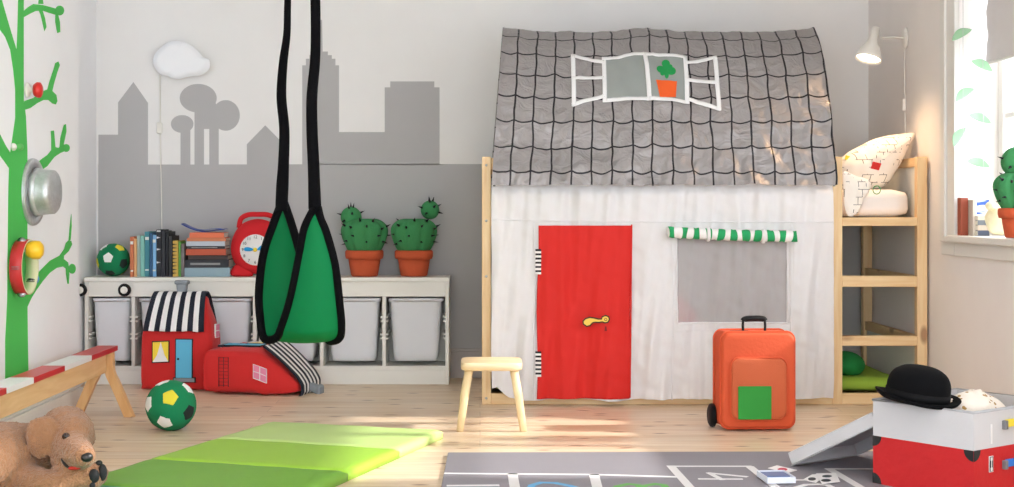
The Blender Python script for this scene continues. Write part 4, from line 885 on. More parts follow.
# three hoops, one mesh each
a = None
for hx_ in (TX0 + .012, HX, TX1 - .012):
    a = MB(); a.tube([roofpt(hx_, ST * i / 60, -.014) for i in range(61)], .006, 8); a.build('roof_hoop', mat('grey hoop', (120, 120, 122), .6), r_t)
def rpx(px, py, off=.006):
    best = None
    for i in range(0, 400):
        s_ = ST / 2 * i / 400; p_, _ = prof(s_); X = (px - VX) * p_.y / F; P = roofpt(X, s_, 0); yy = VY - (P.z - H) * F / P.y
        e = abs(yy - py)
        if best is None or e < best[0]: best = (e, s_, P.y)
    X = X1 = (px - VX) * best[2] / F; z = prof(best[1])[0].z
    for _ in range(4): X = X1 - xshift(X, z)
    return X, best[1]
def dk(x, y): return rpx(560 + x / 5.411, 40 + y / 5.411)
def rquad(mb, A_, B_, C2_, D_, off, n=10, m=10):
    A_, B_, C2_, D_ = (Vector((*q_, 0)) for q_ in (A_, B_, C2_, D_))
    mb.grid(lambda u, v: roofpt(*(A_.lerp(B_, u).lerp(D_.lerp(C2_, u), v))[:2], off), n, m)
def rstrip(mb, P, Q, wd, off, n=14):
    P, Q = Vector((*P, 0)), Vector((*Q, 0)); t = (Q - P).normalized(); n_ = Vector((-t.y, t.x, 0)) * wd / 2; P -= t * wd * .45; Q += t * wd * .45
    rquad(mb, (P + n_)[:2], (Q + n_)[:2], (Q - n_)[:2], (P - n_)[:2], off, n, 3)
m_net = mat('grey green net', (150, 156, 152), .7)
pw_ = MB(); WS = .021
K1 = {q_: dk(*v) for q_, v in dict(A=(70, 92), B=(228, 122), C=(75, 350), D=(230, 308), Am=(72, 208), Bm=(228, 208), E=(237, 105), Fm=(460, 78), G=(676, 104), Hh=(242, 328), I=(484, 318), J=(688, 340), L=(838, 98), N=(860, 376), Kk=(690, 128), M=(700, 326), Km=(696, 222), Lm=(848, 230)).items()}
for p_, q_ in (('A', 'B'), ('C', 'D'), ('A', 'C'), ('Am', 'Bm'), ('E', 'Fm'), ('Fm', 'G'), ('Hh', 'I'), ('I', 'J'), ('E', 'Hh'), ('Fm', 'I'), ('G', 'J'), ('Kk', 'L'), ('M', 'N'), ('L', 'N'), ('Km', 'Lm')): rstrip(pw_, K1[p_], K1[q_], WS, .007)
pwin = pw_.build('roof_window_print', mat('white window tape', (238, 238, 238), .8), r_t, weld=False); q = pwin.modifiers.new('s', 'SOLIDIFY'); q.thickness = .0015
for c4 in ('E Fm I Hh', 'Fm G J I'):
    a = MB(); rquad(a, *[K1[q_] for q_ in c4.split()], .004); a.build('roof_window_net', m_net, pwin)
a = MB(); rquad(a, dk(518, 222), dk(632, 228), dk(626, 315), dk(542, 318), .0062); a.build('printed_pot', mat('orange print', (236, 96, 34), .8), pwin)
a = MB()
for (x, y, rx, ry) in ((572, 132, 22, 24), (547, 165, 26, 19), (600, 172, 26, 24), (575, 160, 24, 28), (576, 190, 12, 26), (553, 186, 12, 12), (592, 150, 16, 16)):
    cen = dk(x, y); ex1 = dk(x + rx, y); ey1 = dk(x, y + ry); rr_ = abs(ex1[0] - cen[0]); ss_ = abs(ey1[1] - cen[1])
    pts_ = [roofpt(cen[0] + math.cos(t) * rr_, cen[1] + math.sin(t) * ss_, .0068) for t in [i * math.pi / 8 for i in range(16)]]; cc_ = roofpt(*cen, .0068); a.add([cc_] + pts_, [(0, 1 + i, 1 + (i + 1) % 16) for i in range(16)])
a.build('printed_plant', mat('green plant print', (26, 150, 76), .8), pwin)
# curtains
CY = BF - .050
def cy_(X, Z, amp=1.0):
    t = max(0, min(1, (1.03 - Z) / 1.0)); g = noise.noise(Vector((X * 9 + Z * .8, Z * .9, 4))) * (.008 + .008 * t) + noise.noise(Vector((X * 24 - Z * 2, Z * 2.2 + X * 3, 9))) * .008 + .0025 * noise.noise(Vector((X * 14 + Z * 16, Z * 12 - X * 6, 5)))
    pleat = .006 * max(0, 1 - (1.03 - Z) / .17) * math.sin(X * 62 + 2 * noise.noise(Vector((X * 5, 0, 0))))
    tk = .022 * max(0, min(1, (Z - .985) / .035))
    return CY - .006 + tk + amp * (2.5 * g + 1.3 * pleat) * (1 - .6 * tk / .022)
def ch(px): # bottom edge in px
    return 404 - 9 * max(0, 1 - (px - 491) / 36) ** 1.5 - 7 * max(0, 1 - abs(px - 497) / 12) - 3.5 * (1 if px < 640 else 0) * 0 - 4 - 2 * max(0, 1 - abs(px - 640) / 25) - 1.5 * max(0, (px - 800) / 34) + 1.2 * math.sin(px / 19)
CX0, CX1 = (491.5 - VX) * CY / F, (833.5 - VX) * CY / F
wx0, wx1, wz0, wz1 = (677.5 - VX) * CY / F, (786.5 - VX) * CY / F, H - (323 - VY) * CY / F, H - (231 - VY) * CY / F
def cf(u, v):
    px = 491.5 + 342 * u; X = CX0 + (CX1 - CX0) * u; zb = H - (ch(px) - VY) * CY / F; Z = zb + (1.045 - zb) * v
    return Vector((X + .003 * noise.noise(Vector((Z * 5, 0, X))), cy_(X, Z), Z))
m_cur = mat('white tent cotton', (243, 242, 243), .9, bump=.35, bscale=9)
nt = m_cur.node_tree; tl_ = nt.nodes.new('ShaderNodeBsdfTranslucent'); tl_.inputs[0].default_value = (.9, .9, .9, 1); ms = nt.nodes.new('ShaderNodeMixShader'); ms.inputs[0].default_value = .22
ou = nt.nodes['Material Output']; nt.links.new(nt.nodes['Principled BSDF'].outputs[0], ms.inputs[1]); nt.links.new(tl_.outputs[0], ms.inputs[2]); nt.links.new(ms.outputs[0], ou.inputs[0])
def ckeep(u, v):
    p_ = cf(u, v); return not (wx0 < p_.x < wx1 and wz0 < p_.z < wz1)
a = MB(); a.grid(cf, 342, 120, keep=ckeep); cur = a.build('front_wall', m_cur, r_t)
a = MB(); a.grid(lambda u, v: (lambda X, Z: Vector((X, cy_(X, Z) + .001, Z)))(wx0 - .006 + (wx1 - wx0 + .012) * u, wz0 - .006 + (wz1 - wz0 + .012) * v), 60, 50)
mn = mat('grey window mesh', (206, 202, 202), .8, alpha=.62, bump=.1, bscale=300); a.build('window_mesh', mn, r_t)
def seam(pts, wd=.006, name='seam', m=None, off=.003):
    a = MB(); P = []
    for i in range(len(pts) - 1):
        p_, q_ = Vector((*pts[i], 0)), Vector((*pts[i + 1], 0)); n_ = max(2, int((q_ - p_).length / 5))
        P += [p_.lerp(q_, j / n_) for j in range(n_ + (i == len(pts) - 2))]
    PP = []
    for p_ in P: X = (p_.x - VX) * CY / F; Z = H - (p_.y - VY) * CY / F; PP.append(Vector((X, cy_(X, Z) - off, Z)))
    a.tube(PP, wd / 2, 6, flat=.5); return a.build(name, m or m_cur, r_t)
seam([(493, 219.5), (560, 221), (640, 222), (720, 222), (833, 222)]); seam([(533.5, 222), (535, 260), (534, 330), (534, 399)]); seam([(672.5, 224), (672, 400)]); seam([(791, 224), (790, 400)])
seam([(676, 230), (676.5, 323), (788, 323), (787, 230)], .009, 'window_binding')
seam([(676, 330), (788, 330.5)], .004)
# door
def dpt(px, py, off): X = (px - VX) * CY / F; Z = H - (py - VY) * CY / F; return Vector((X, cy_(X, Z, .7) - off - .004 * abs(noise.noise(Vector((X * 6 + Z * 5, Z * 5 - X * 4, 12)))), Z))
a = MB(); a.grid(lambda u, v: dpt(536.5 + 93 * u + (1.5 * v) + .6 * math.sin(v * 9) * (1 if u > .9 or u < .1 else 0), 398.5 - 173 * v - 1.2 * (1 - u) * 0, .010), 60, 90)
m_door = mat('red door cotton', (208, 28, 18), .75, bump=.35, bscale=7, sheen=.05)
door = a.build('door_panel', m_door, r_t); q = door.modifiers.new('s', 'SOLIDIFY'); q.thickness = .003
a = MB(); a.tube([dpt(629.8 + 1.5 * (1 - i / 30), 224.5 + 173 * i / 30, .012) for i in range(31)], .0035, 8); a.build('door_seam', m_door, door)
for y0 in (249, 351):
    a = MB()
    for i in range(6):
        yy = y0 + i * 4.2; p_ = [dpt(535.2, yy, .013), dpt(541, yy, .013), dpt(541, yy + 2, .013), dpt(535.2, yy + 2, .013)]; a.prism(p_, (0, -.001, 0), 0)
        p_ = [dpt(535.2, yy + 2, .013), dpt(541, yy + 2, .013), dpt(541, yy + 4.2, .013), dpt(535.2, yy + 4.2, .013)]; a.prism(p_, (0, -.001, 0), 1)
    a.build('printed_hinge', [m_black, m_whitef], door, smooth=False)
hnd = [(130, 225), (128, 200), (150, 178), (190, 166), (230, 172), (270, 182), (305, 182), (312, 160), (340, 148), (368, 158), (376, 182), (360, 208), (335, 212), (312, 202), (280, 208), (240, 206), (215, 212), (190, 238), (160, 246)]
def hp(pts, off): return [dpt(583 + (x - 130) / 9.743, 300 + y / 9.743, off + .006) for x, y in pts]
hpy = min(dpt(583 + (x - 130) / 9.743, 300 + y / 9.743, 0).y for x, y in hnd)
def hp(pts, off): return [Vector((p_.x, hpy - off + .001, p_.z)) for p_ in [dpt(583 + (x - 130) / 9.743, 300 + y / 9.743, 0) for x, y in pts]]
def grow(pts, g): 
    out = []
    for i, p_ in enumerate(pts):
        a_, b_ = Vector((*pts[i - 1], 0)), Vector((*pts[(i + 1) % len(pts)], 0)); t = (b_ - a_).normalized(); out.append((p_[0] + t.y * g, p_[1] - t.x * g))
    return out
a = MB(); a.prism(hp(grow(hnd, 11), .015), (0, -.001, 0), 0); a.prism(hp(grow(hnd, -3), .0165), (0, -.001, 0), 1)
a.prism(hp(ringpts(343, 182, 15, 15, 14), .018), (0, -.0006, 0), 0); a.prism(hp(ringpts(343, 182, 9, 9, 14), .019), (0, -.0006, 0), 1); a.prism(hp([(338, 250), (350, 250), (356, 295), (332, 295)], .015), (0, -.001, 0), 2)
a.build('printed_handle', [mat('dark outline', (70, 40, 16), .7), mat('gold print', (232, 196, 84), .7), mat('dark red print', (120, 14, 12), .7)], door, smooth=False)
# rolled awning
a = MB(); A0, A1 = W(668, 232, CY - .035), W(797, 236.5, CY - .035); N_ = 120
a.tube([A0.lerp(A1, i / N_) + Vector((0, .002 * math.sin(i * .5), -.0035 * math.sin(math.pi * i / N_) + .001 * math.sin(i * .9))) for i in range(N_ + 1)], [.026 * (1 + .05 * math.sin(i * .7) - (.06 if i < 4 or i > 116 else 0)) for i in range(N_ + 1)], 16)
for j in range(len(a.f)):
    a.m[j] = 1 if ((j // 16) / N_ * 10.5) % 1 < .5 else 0
aw = a.build('rolled_awning', [m_whitef, mat('green stripe cotton', (30, 158, 92), .8)], r_t)
for px in (708, 763):
    q = W(px, 233 + (px - 668) * .035, CY - .035); a = MB(); a.tube([q + Vector((0, math.cos(t) * .031, math.sin(t) * .031)) for t in [i * math.pi / 10 for i in range(20)]], .008, 8, closed=True, flat=.3); a.build('awning_strap', m_whitef, aw)
# ================================================================ SUITCASE
q = FL(755, 430); SD = 5.93; k = SD / F
r = thing('suitcase', 'orange wheeled suitcase with a green square on its front pocket', 'suitcase', ((756 - VX) * k, SD + .05, 0), (0, 0, .06))
def rsq(w_, z0, z1, rad, n=8, dx=0):
    out = []
    for (cx, cz, a0) in ((w_ - rad, z1 - rad, 0), (-w_ + rad, z1 - rad, 90), (-w_ + rad, z0 + rad, 180), (w_ - rad, z0 + rad, 270)):
        for i in range(n + 1): t = math.radians(a0 + 90 * i / n); out.append((cx + rad * math.cos(t) + dx, cz + rad * math.sin(t)))
    return out
def slab(mb, ol, ys, scl, cz, mi=0, wr=0):
    n = len(ol); vs = []
    for y, s_ in zip(ys, scl):
        for x, z in ol: q_ = Vector((x * s_, y, cz + (z - cz) * s_)); vs.append(q_ + Vector((0, wr * noise.noise(q_ * 9), wr * noise.noise(q_ * 7 + Vector((3, 3, 3))))))
    fs = [(i * n + j, i * n + (j + 1) % n, (i + 1) * n + (j + 1) % n, (i + 1) * n + j) for i in range(len(ys) - 1) for j in range(n)] + [list(range(n)), list(range((len(ys) - 1) * n, len(ys) * n))]
    mb.add(vs, fs, mi)
a = MB(); slab(a, rsq(.154, .012, .408, .035), (-.085, -.083, -.07, -.03, .03, .08, .088), (.93, .955, .99, 1, 1, .99, .95), .215, wr=.003); a.build('body', m_orange, r, world=False)
for yy in (-.062, .06):
    a = MB(); ol = rsq(.1555, .011, .4095, .036); a.tube([(x, yy, z) for x, z in ol], .004, 6, closed=True); a.build('piping', m_orange, r, world=False)
a = MB(); slab(a, rsq(.116, .05, .305, .035, dx=-.004), (-.112, -.108, -.095, -.082), (.93, .97, 1, 1.01), .19, wr=.004); pk = a.build('front_pocket', m_orange_net, r, world=False)
a = MB(); a.tube([(x, -.100, z) for x, z in rsq(.117, .05, .306, .036, dx=-.004)], .0035, 6, closed=True); a.build('pocket_piping', m_orange, pk, world=False)
a = MB(); a.box((-.024, -.113, .123), (.138, .006, .136)); a.build('green_square', m_green_flat, pk, world=False, smooth=False, bevel=.002)
a = MB(); hp_ = smooth_path([(-.052, -.03, .407), (-.053, -.03, .442), (-.045, -.03, .459), (0, -.03, .462), (.034, -.03, .459), (.04, -.03, .444), (.04, -.03, .407)], 40); a.tube(hp_, .0055, 10); hd = a.build('handle', m_blackp, r, world=False)
a = MB(); a.tube([p_ for p_ in hp_ if p_.z > .452], .012, 12); a.build('grip', m_blackp, hd, world=False)
a = MB(); a.box((-.075, -.055, .411), (.08, .012, .006)); a.build('zip', m_blackp, r, world=False, smooth=False, bevel=.002)
for s_ in (-1, 1):
    a = MB(); M = Matrix.Translation((s_ * .164, .052, .05)) @ Matrix.Rotation(math.pi / 2, 4, 'Y'); a.lathe([(0, -.014), (.038, -.014), (.048, -.008), (.05, 0), (.048, .008), (.038, .014), (0, .014)], M, 28); a.build('wheel', m_blackp, r, world=False)
    a = MB(); a.box((s_ * .151, .06, .062), (.012, .03, .05)); a.build('wheel_bracket', m_blackp, r, world=False, smooth=False, bevel=.003)
# ================================================================ FABRIC STORAGE BOX + LID + CONTENTS
P0 = Vector((1.300, 4.743, 0)); U = Vector((.80, .60, 0)); V = Vector((.60, -.80, 0)); BW, BL, BH = .38, .46, .275
RZt = RZ + .001
r = thing('storage_box', 'red, grey and black fabric box standing on the rug corner', 'storage box', P0 + U * BL / 2 + V * BW / 2 + Vector((0, 0, RZt)), (0, 0, math.atan2(U.y, U.x)))
# local: x along U (length), y along -V
m_bred = mat('red box fabric', (196, 24, 28), .65, bump=.25, bscale=30); m_bgrey = mat('light grey box fabric', (204, 203, 204), .7, bump=.15, bscale=40); m_bblk = mat('black corner print', (36, 36, 36), .75); m_bbrown = mat('brown fabric', (150, 112, 46), .8)
hl, hw_ = BL / 2, BW / 2; zs = .157
for (lo, hi) in (((-hl, -hw_, 0), (hl, -hw_ + .008, 1)), ((-hl, hw_ - .008, 0), (hl, hw_, 1)), ((-hl, -hw_ + .008, 0), (-hl + .008, hw_ - .008, 1)), ((hl - .008, -hw_ + .008, 0), (hl, hw_ - .008, 1))):
    a = MB(); a.box2((lo[0], lo[1], .0), (hi[0], hi[1], zs), 0); a.box2((lo[0], lo[1], zs), (hi[0], hi[1], BH), 1); a.build('side_panel', [m_bred, m_bgrey], r, world=False, smooth=False)
a = MB(); a.box2((-hl + .008, -hw_ + .008, .0), (hl - .008, hw_ - .008, .006)); a.build('bottom_panel', m_bgrey, r, world=False, smooth=False)
for sx_ in (-1, 1):
    for sy_ in (-1, 1):
        R_ = .034
        def fan(ox, oy, dx, dy, z0, zdir, nx, ny):
            pts_ = [Vector((ox, oy, z0))] + [Vector((ox + dx * R_ * math.cos(t), oy + dy * R_ * math.cos(t), z0 + zdir * R_ * math.sin(t))) for t in [i * math.pi / 20 for i in range(11)]]
            a.prism([p_ + Vector((nx, ny, 0)) * .0008 for p_ in pts_], Vector((nx, ny, 0)) * .0012)
        for z0, zd in ((zs, -1), (.001, 1)):
            a = MB(); fan(sx_ * hl, sy_ * hw_, -sx_, 0, z0, zd, 0, sy_); fan(sx_ * hl, sy_ * hw_, 0, -sy_, z0, zd, sx_, 0); a.build('corner_print', m_bblk, r, world=False, smooth=False)
a = MB(); a.tube([(-hl, -hw_, BH), (hl, -hw_, BH), (hl, hw_, BH), (-hl, hw_, BH)], .0045, 6, closed=True); a.build('rim_binding', mat('grey binding', (176, 176, 178), .7), r, world=False)
# front clasps on the long side facing the camera (-y local) : grey tab + coloured flap; carrying handle print
yf = -hw_ - .001
for (x, z, c_) in ((-hl + .158, .224, (236, 214, 50)), (-hl + .158, .098, (40, 120, 214))):
    a = MB(); a.box((x, yf - .006, z), (.016, .014, .028)); cl_ = a.build('clasp', mat('clasp grey', (118, 118, 120), .5), r, world=False, smooth=False, bevel=.002)
    a = MB(); a.box((x + .03, yf - .005, z + .004), (.048, .010, .024)); a.build('clasp_flap', mat('flap', c_, .5), cl_, world=False, smooth=False, bevel=.002)
a = MB(); x_ = -hl + .090; a.box((x_, yf - .0006, .107), (.022, .0016, .050), mi=0); a.box((x_, yf - .0014, .107), (.018, .0016, .046), mi=1)
for dz_, wv in ((.016, .010), (-.016, .010)): a.box((x_, yf - .0022, .107 + dz_), (wv, .0016, .010), mi=0)
a.box((x_, yf - .0022, .107), (.004, .0016, .03), mi=0); a.build('luggage_print', [m_whitef, m_black], r, world=False, smooth=False)
a = MB(); a.box((x_ + .002, yf - .0006, .201), (.008, .0016, .062)); a.build('white_stripe', m_whitef, r, world=False, smooth=False)
# contents
def lw2(x, y, z): return wm(r) @ Vector((x, y, z))
a = MB(); cc = lw2(.01, -.02, .228)
a.ell(cc, (.105, .10, .082), n=48, k=24); a.v = [v + (v - cc).normalized() * (.024 * noise.noise(v * 13) + .008 * noise.noise(v * 40)) for v in a.v]
m_cl = mat('cream cloth', (238, 228, 214), .85, bump=.3, bscale=50); nt = m_cl.node_tree; N = nt.nodes; p_ = N['Principled BSDF']; src = p_.inputs['Base Color'].links[0].from_socket
tc = N.new('ShaderNodeTexCoord'); vo = N.new('ShaderNodeTexVoronoi'); vo.inputs['Scale'].default_value = 44; nt.links.new(tc.outputs['Object'], vo.inputs['Vector']); mr = N.new('ShaderNodeMath'); mr.operation = 'LESS_THAN'; mr.inputs[1].default_value = .26; nt.links.new(vo.outputs['Distance'], mr.inputs[0])
mx = N.new('ShaderNodeMixRGB'); nt.links.new(mr.outputs[0], mx.inputs[0]); nt.links.new(src, mx.inputs[1]); mx.inputs[2].default_value = rgb(170, 132, 70); nt.links.new(mx.outputs[0], p_.inputs['Base Color'])
tag(a.build('cloth_bundle', m_cl), 'crumpled cream cloth with small brown print in the open box', 'cloth')
for (x0, y0, rz, lb) in ((-.06, .145, .05, 'ochre folder in the open box just right of the black hat'), (.165, .03, 1.2, 'ochre folder leaning at the right of the cream cloth')):
    a = MB(); M = wm(r) @ Matrix.Translation((x0, y0, .15)) @ Matrix.Rotation(rz, 4, 'Z') @ Matrix.Rotation(-.12, 4, 'X'); a.box((0, 0, 0), (.12, .008, .262), M); tag(a.build('folder', mat('ochre card', (196, 148, 40), .7), smooth=False, bevel=.002), lb, 'folder')
# lid leaning on the far long side
LDl, LDw, LDt = .405, .36, .045
h_, z_ = .43, .215; L0 = Vector((1.098, 5.045, RZt + .004)); e1 = (V * .36 + Vector((0, 0, .185))).normalized(); nrm = U.cross(e1) * -1; nrm = nrm if nrm.z > 0 else -nrm
r_l = thing('box_lid', 'light grey box lid leaning against the open storage box', 'lid', L0)
M = Matrix((( *(e1[0], U[0], nrm[0]), L0.x), (e1[1], U[1], nrm[1], L0.y), (e1[2], U[2], nrm[2], L0.z), (0, 0, 0, 1)))
a = MB(); a.box2((0, 0, LDt - .006), (LDl, LDw, LDt), M=M)
for (lo, hi) in (((0, 0, 0), (LDl, .006, LDt - .006)), ((0, LDw - .006, 0), (LDl, LDw, LDt - .006)), ((0, .006, 0), (.006, LDw - .006, LDt - .006)), ((LDl - .006, .006, 0), (LDl, LDw - .006, LDt - .006))): a.box2(lo, hi, M=M)
a.build('lid_shell', m_bgrey, r_l, smooth=False, bevel=.002)
a = MB(); a.tube([M @ Vector(p_) for p_ in ((0, 0, 0), (LDl, 0, 0), (LDl, LDw, 0), (0, LDw, 0))], .0035, 6, closed=True); a.build('binding', mat('grey edge binding', (184, 186, 188), .7), r_l)
# bowler hat
m_felt = mat('black felt', (9, 9, 11), .95, bump=.15, bscale=300, spec=.15)
q = Vector((wm(r) @ Vector((-hl + .045, 0, .302)))); q = Vector(((917 - VX) * 4.66 / F, 4.66, .296)); r = thing('bowler_hat', 'black bowler hat resting on the edge of the storage box', 'hat', q, (math.radians(4), math.radians(6.5), .1)); r.scale = (.95, .95, .95)
a = MB(); P = smooth_path([(.104, .002, 0), (.106, .03, 0), (.104, .062, 0), (.090, .092, 0), (.060, .112, 0), (.025, .119, 0), (0, .120, 0)], 30); a.lathe([(max(0, p_.x), p_.y) for p_ in P], None, 48); a.build('crown', m_felt, r, world=False)
a = MB(); md = lambda t, z: 1
vs = []; fs = []; n = 64; lay = [(.102, .004), (.118, -.002), (.134, .004), (.142, .014), (.140, .017), (.131, .008), (.117, .003), (.103, .009)]
for (rr, zz) in lay:
    for j in range(n):
        t = 2 * math.pi * j / n; curl = (rr - .118) / .024 if rr > .118 else 0; vs.append((rr * math.cos(t), rr * math.sin(t) * (1.06 if rr > .11 else 1), zz + curl * .010 * (abs(math.cos(t)) ** 2) * 1.0 - curl * .010 * abs(math.sin(t)) ** 2))
a.add(vs, [(i * n + j, i * n + (j + 1) % n, (i + 1) % 8 * n + (j + 1) % n, (i + 1) % 8 * n + j) for i in range(8) for j in range(n)]); a.build('brim', m_felt, r, world=False)
a = MB(); a.lathe([(.106, .006), (.1085, .006), (.1085, .034), (.1065, .034)], None, 48); a.build('hat_band', mat('black ribbon', (12, 12, 14), .8, spec=.2), r, world=False)

# ================================================================ WALL LAMP (by the loft bed)
LD = 7.0
r = thing('bed_lamp', 'small white lit reading lamp on the wall over the loft bed', 'wall lamp', W(900, 44, LD))
m_lw = mat('white lamp metal', (232, 228, 220), .35)
mp_ = Vector((RX - .001, 7.08, W(903, 38, 7.08).z)); a = MB(); a.lathe([(0, 0), (.040, 0), (.040, .006), (.034, .014), (0, .016)], Matrix.Translation(mp_) @ Matrix.Rotation(-math.pi / 2, 4, 'Y') @ Matrix.Diagonal((1.3, 1, 1, 1)), 24); a.build('wall_plate', m_lw, r)
hc = W(872, 44, 6.86)
a = MB(); a.tube(smooth_path([mp_ + Vector((-.010, 0, 0)), mp_ + Vector((-.07, -.03, -.002)), hc + Vector((.05, .01, .03))], 20), .006, 8); a.build('arm', m_lw, r)
ax = Vector((-.30, -.22, -1.0)).normalized(); Rm = ax.to_track_quat('Z', 'Y').to_matrix().to_4x4(); M = Matrix.Translation(hc + Vector((.0, 0, .0)) - ax * .085) @ Rm
a = MB(); a.lathe([(.0, .0), (.020, .0), (.022, .06), (.030, .085), (.042, .10), (.060, .150), (.063, .165), (.060, .165), (.040, .105), (.018, .07), (0, .068)], M, 32); a.build('lamp_shade', m_lw, r)
a = MB(); a.lathe([(0, .157), (.056, .156), (.056, .152), (0, .150)], M, 28); a.build('bulb', mat('lit lamp', (255, 236, 205), .4, emit=9), r)
for k_ in range(3):
    t = 2.6 + k_ * .75; dr = Rm.to_3x3() @ Vector((math.cos(t), math.sin(t), 0)); cc_ = M @ Vector((.047 * math.cos(t), .047 * math.sin(t), .122)); a = MB(); e_ = dr.cross(ax).normalized(); a.tube([cc_ + (e_ * math.cos(s_) + ax * math.sin(s_)) * .013 for s_ in [i * math.pi / 8 for i in range(16)]], .0022, 6, closed=True); a.build('ring_ornament', m_lw, r)
a = MB(); a.tube(smooth_path([mp_ + Vector((-.01, 0, -.03)), mp_ + Vector((-.006, 0, -.3)), mp_ + Vector((-.006, 0, -.60)), Vector((RX - .008, 7.08, 1.17))], 30), .003, 8); a.build('cord', m_lw, r)
a = MB(); a.box((RX - .012, 7.08, W(902, 105, 7.08).z), (.02, .022, .06)); a.build('cord_switch', m_lw, r, smooth=False, bevel=.005)
ll = bpy.data.lights.new('bed_lamp_light', 'SPOT'); lo_ = bpy.data.objects.new('bed_lamp_light', ll); COL.objects.link(lo_); ll.energy = 20; ll.color = (1, .62, .32); ll.shadow_soft_size = .04; ll.spot_size = math.radians(150); ll.spot_blend = .8
lo_.parent = r; lo_.location = wm(r).inverted() @ (M @ Vector((0, 0, .175))); lo_.rotation_euler = ax.to_track_quat('-Z', 'Y').to_euler()

# ================================================================ THINGS IN THE WINDOW
ZS = WZ0
def wX(px, Y): return (px - VX) * Y / F
cactus((wX(1021, 5.66), 5.66, ZS + .002), .92, 'large plush cactus in terracotta pot on the window sill', (-.02, 0, .325, .066), .1, 1.0)
r = thing('book', 'red brown book standing at the left end of the window sill', 'book', (wX(966, 6.2), 6.2, ZS), group='books on the window sill')
k = 6.2 / F; a = MB(); a.box2((wX(963.5, 6.2), 6.235, ZS), (wX(971, 6.2), 6.28, ZS + 38 * k)); a.build('cover', mat('red brown cover', (156, 74, 50), .6), r, smooth=False, bevel=.002)
r = thing('book', 'beige book right of the red brown one on the window sill', 'book', (wX(971, 6.2), 6.2, ZS), group='books on the window sill')
a = MB(); a.box2((wX(971.3, 6.2), 6.18, ZS), (wX(974.5, 6.2), 6.28, ZS + 36 * k)); a.build('cover', mat('beige cover', (206, 196, 182), .6), r, smooth=False, bevel=.001)
zz = ZS
for i, (x0, x1, hpx, col, lb) in enumerate(((975.5, 987, 5.5, (70, 78, 96), 'dark blue grey book at the bottom of the window sill pile'), (975.5, 987.5, 5, (196, 178, 160), 'beige book in the middle of the window sill pile'), (975.5, 990, 5, (110, 116, 122), 'grey book second from the top of the window sill pile'), (975.2, 988, 4, (200, 190, 172), 'cream book on top of the window sill pile'))):
    r = thing('book', lb, 'book', (wX(979, 6.2), 6.2, zz), group='books on the window sill'); th = hpx * k
    a = MB(); a.box2((wX(x0, 6.18), 6.15, zz), (wX(x1, 6.18), 6.27, zz + .002)); a.box2((wX(x0, 6.18), 6.15, zz + th - .002), (wX(x1, 6.18), 6.27, zz + th)); a.box2((wX(x0, 6.18), 6.15, zz + .002), (wX(x1, 6.18), 6.153, zz + th - .002)); a.build('cover', mat('cover', col, .6), r, smooth=False)
    a = MB(); a.box2((wX(x0, 6.18) + .001, 6.153, zz + .002), (wX(x1, 6.18) - .001, 6.268, zz + th - .002)); a.build('pages', m_paper, r, smooth=False); zz += th + .0003
r = thing('picture_card', 'blue and white picture card standing on the window sill books', 'picture', W(980, 205, 6.22))
a = MB(); z0 = zz + .001; a.box2((wX(975.8, 6.2), 6.205, z0), (wX(991, 6.2), 6.210, z0 + 17 * k)); a.build('card', m_whitef, r, smooth=False)
def pic():
    m = mat('blue picture', (52, 96, 176), .5); nt = m.node_tree; N = nt.nodes; p = N['Principled BSDF']; tc = N.new('ShaderNodeTexCoord'); mp = N.new('ShaderNodeMapping'); mp.inputs['Rotation'].default_value = (0, .6, 0); mp.inputs['Scale'].default_value = (4, 1, 22); nt.links.new(tc.outputs['Object'], mp.inputs[0])
    no = N.new('ShaderNodeTexNoise'); no.inputs['Scale'].default_value = 2; nt.links.new(mp.outputs[0], no.inputs[0]); cr = N.new('ShaderNodeValToRGB'); cr.color_ramp.elements[0].position = .5; cr.color_ramp.elements[1].position = .6; cr.color_ramp.elements[0].color = rgb(40, 84, 170); cr.color_ramp.elements[1].color = rgb(226, 232, 240); nt.links.new(no.outputs['Fac'], cr.inputs[0]); nt.links.new(cr.outputs[0], p.inputs['Base Color']); return m
a = MB(); a.box2((wX(977, 6.2), 6.2035, z0 + .006), (wX(989.5, 6.2), 6.205, z0 + 16 * k)); a.build('picture', pic(), r, smooth=False)
a = MB(); c_ = Vector((wX(997, 6.0), 6.0, ZS + .066)); a.ell(c_, (.042, .05, .066), n=36, k=20); a.v = [v + (v - c_).normalized() * .012 * noise.noise(v * 22) for v in a.v]
a.ell(c_ + Vector((-.028, -.01, .062)), (.024, .024, .02), n=20, k=12)
tag(a.build('soft_toy', mat('cream plush', (246, 238, 200), .95, bump=.3, bscale=80)), 'cream plush toy between the sill books and the cactus', 'toy')
# roller blind
r = thing('roller_blind', 'white roller blind with a wavy left edge, half lowered', 'blind', (RX + .10, 5.5, 1.53))
yb0 = 6.20; xb = RX + .10; zb_ = W(987, 65, xb * F / (987 - VX)).z; yb0 = xb * F / (987 - VX)
a = MB(); NZ = 60
a.grid(lambda u, v: Vector((xb, (yb0 + .010 * math.sin(v * 26) + .004 * math.sin(v * 61)) * (1 - u) + (WY0 + .03) * u, zb_ + (WZ1 - zb_) * v)), 10, NZ); o = a.build('blind_fabric', mat('white blind', (214, 210, 210), .8), r); q = o.modifiers.new('s', 'SOLIDIFY'); q.thickness = .002
a = MB(); a.tube([(xb, WY0 + .03, zb_ + .006), (xb, yb0, zb_ + .006)], .007, 8); a.build('bottom_bar', m_trim, r)
a = MB(); a.tube([(xb, WY0 + .02, WZ1 - .03), (xb, WY1 - .02, WZ1 - .03)], .025, 12); a.build('roller', m_trim, r)
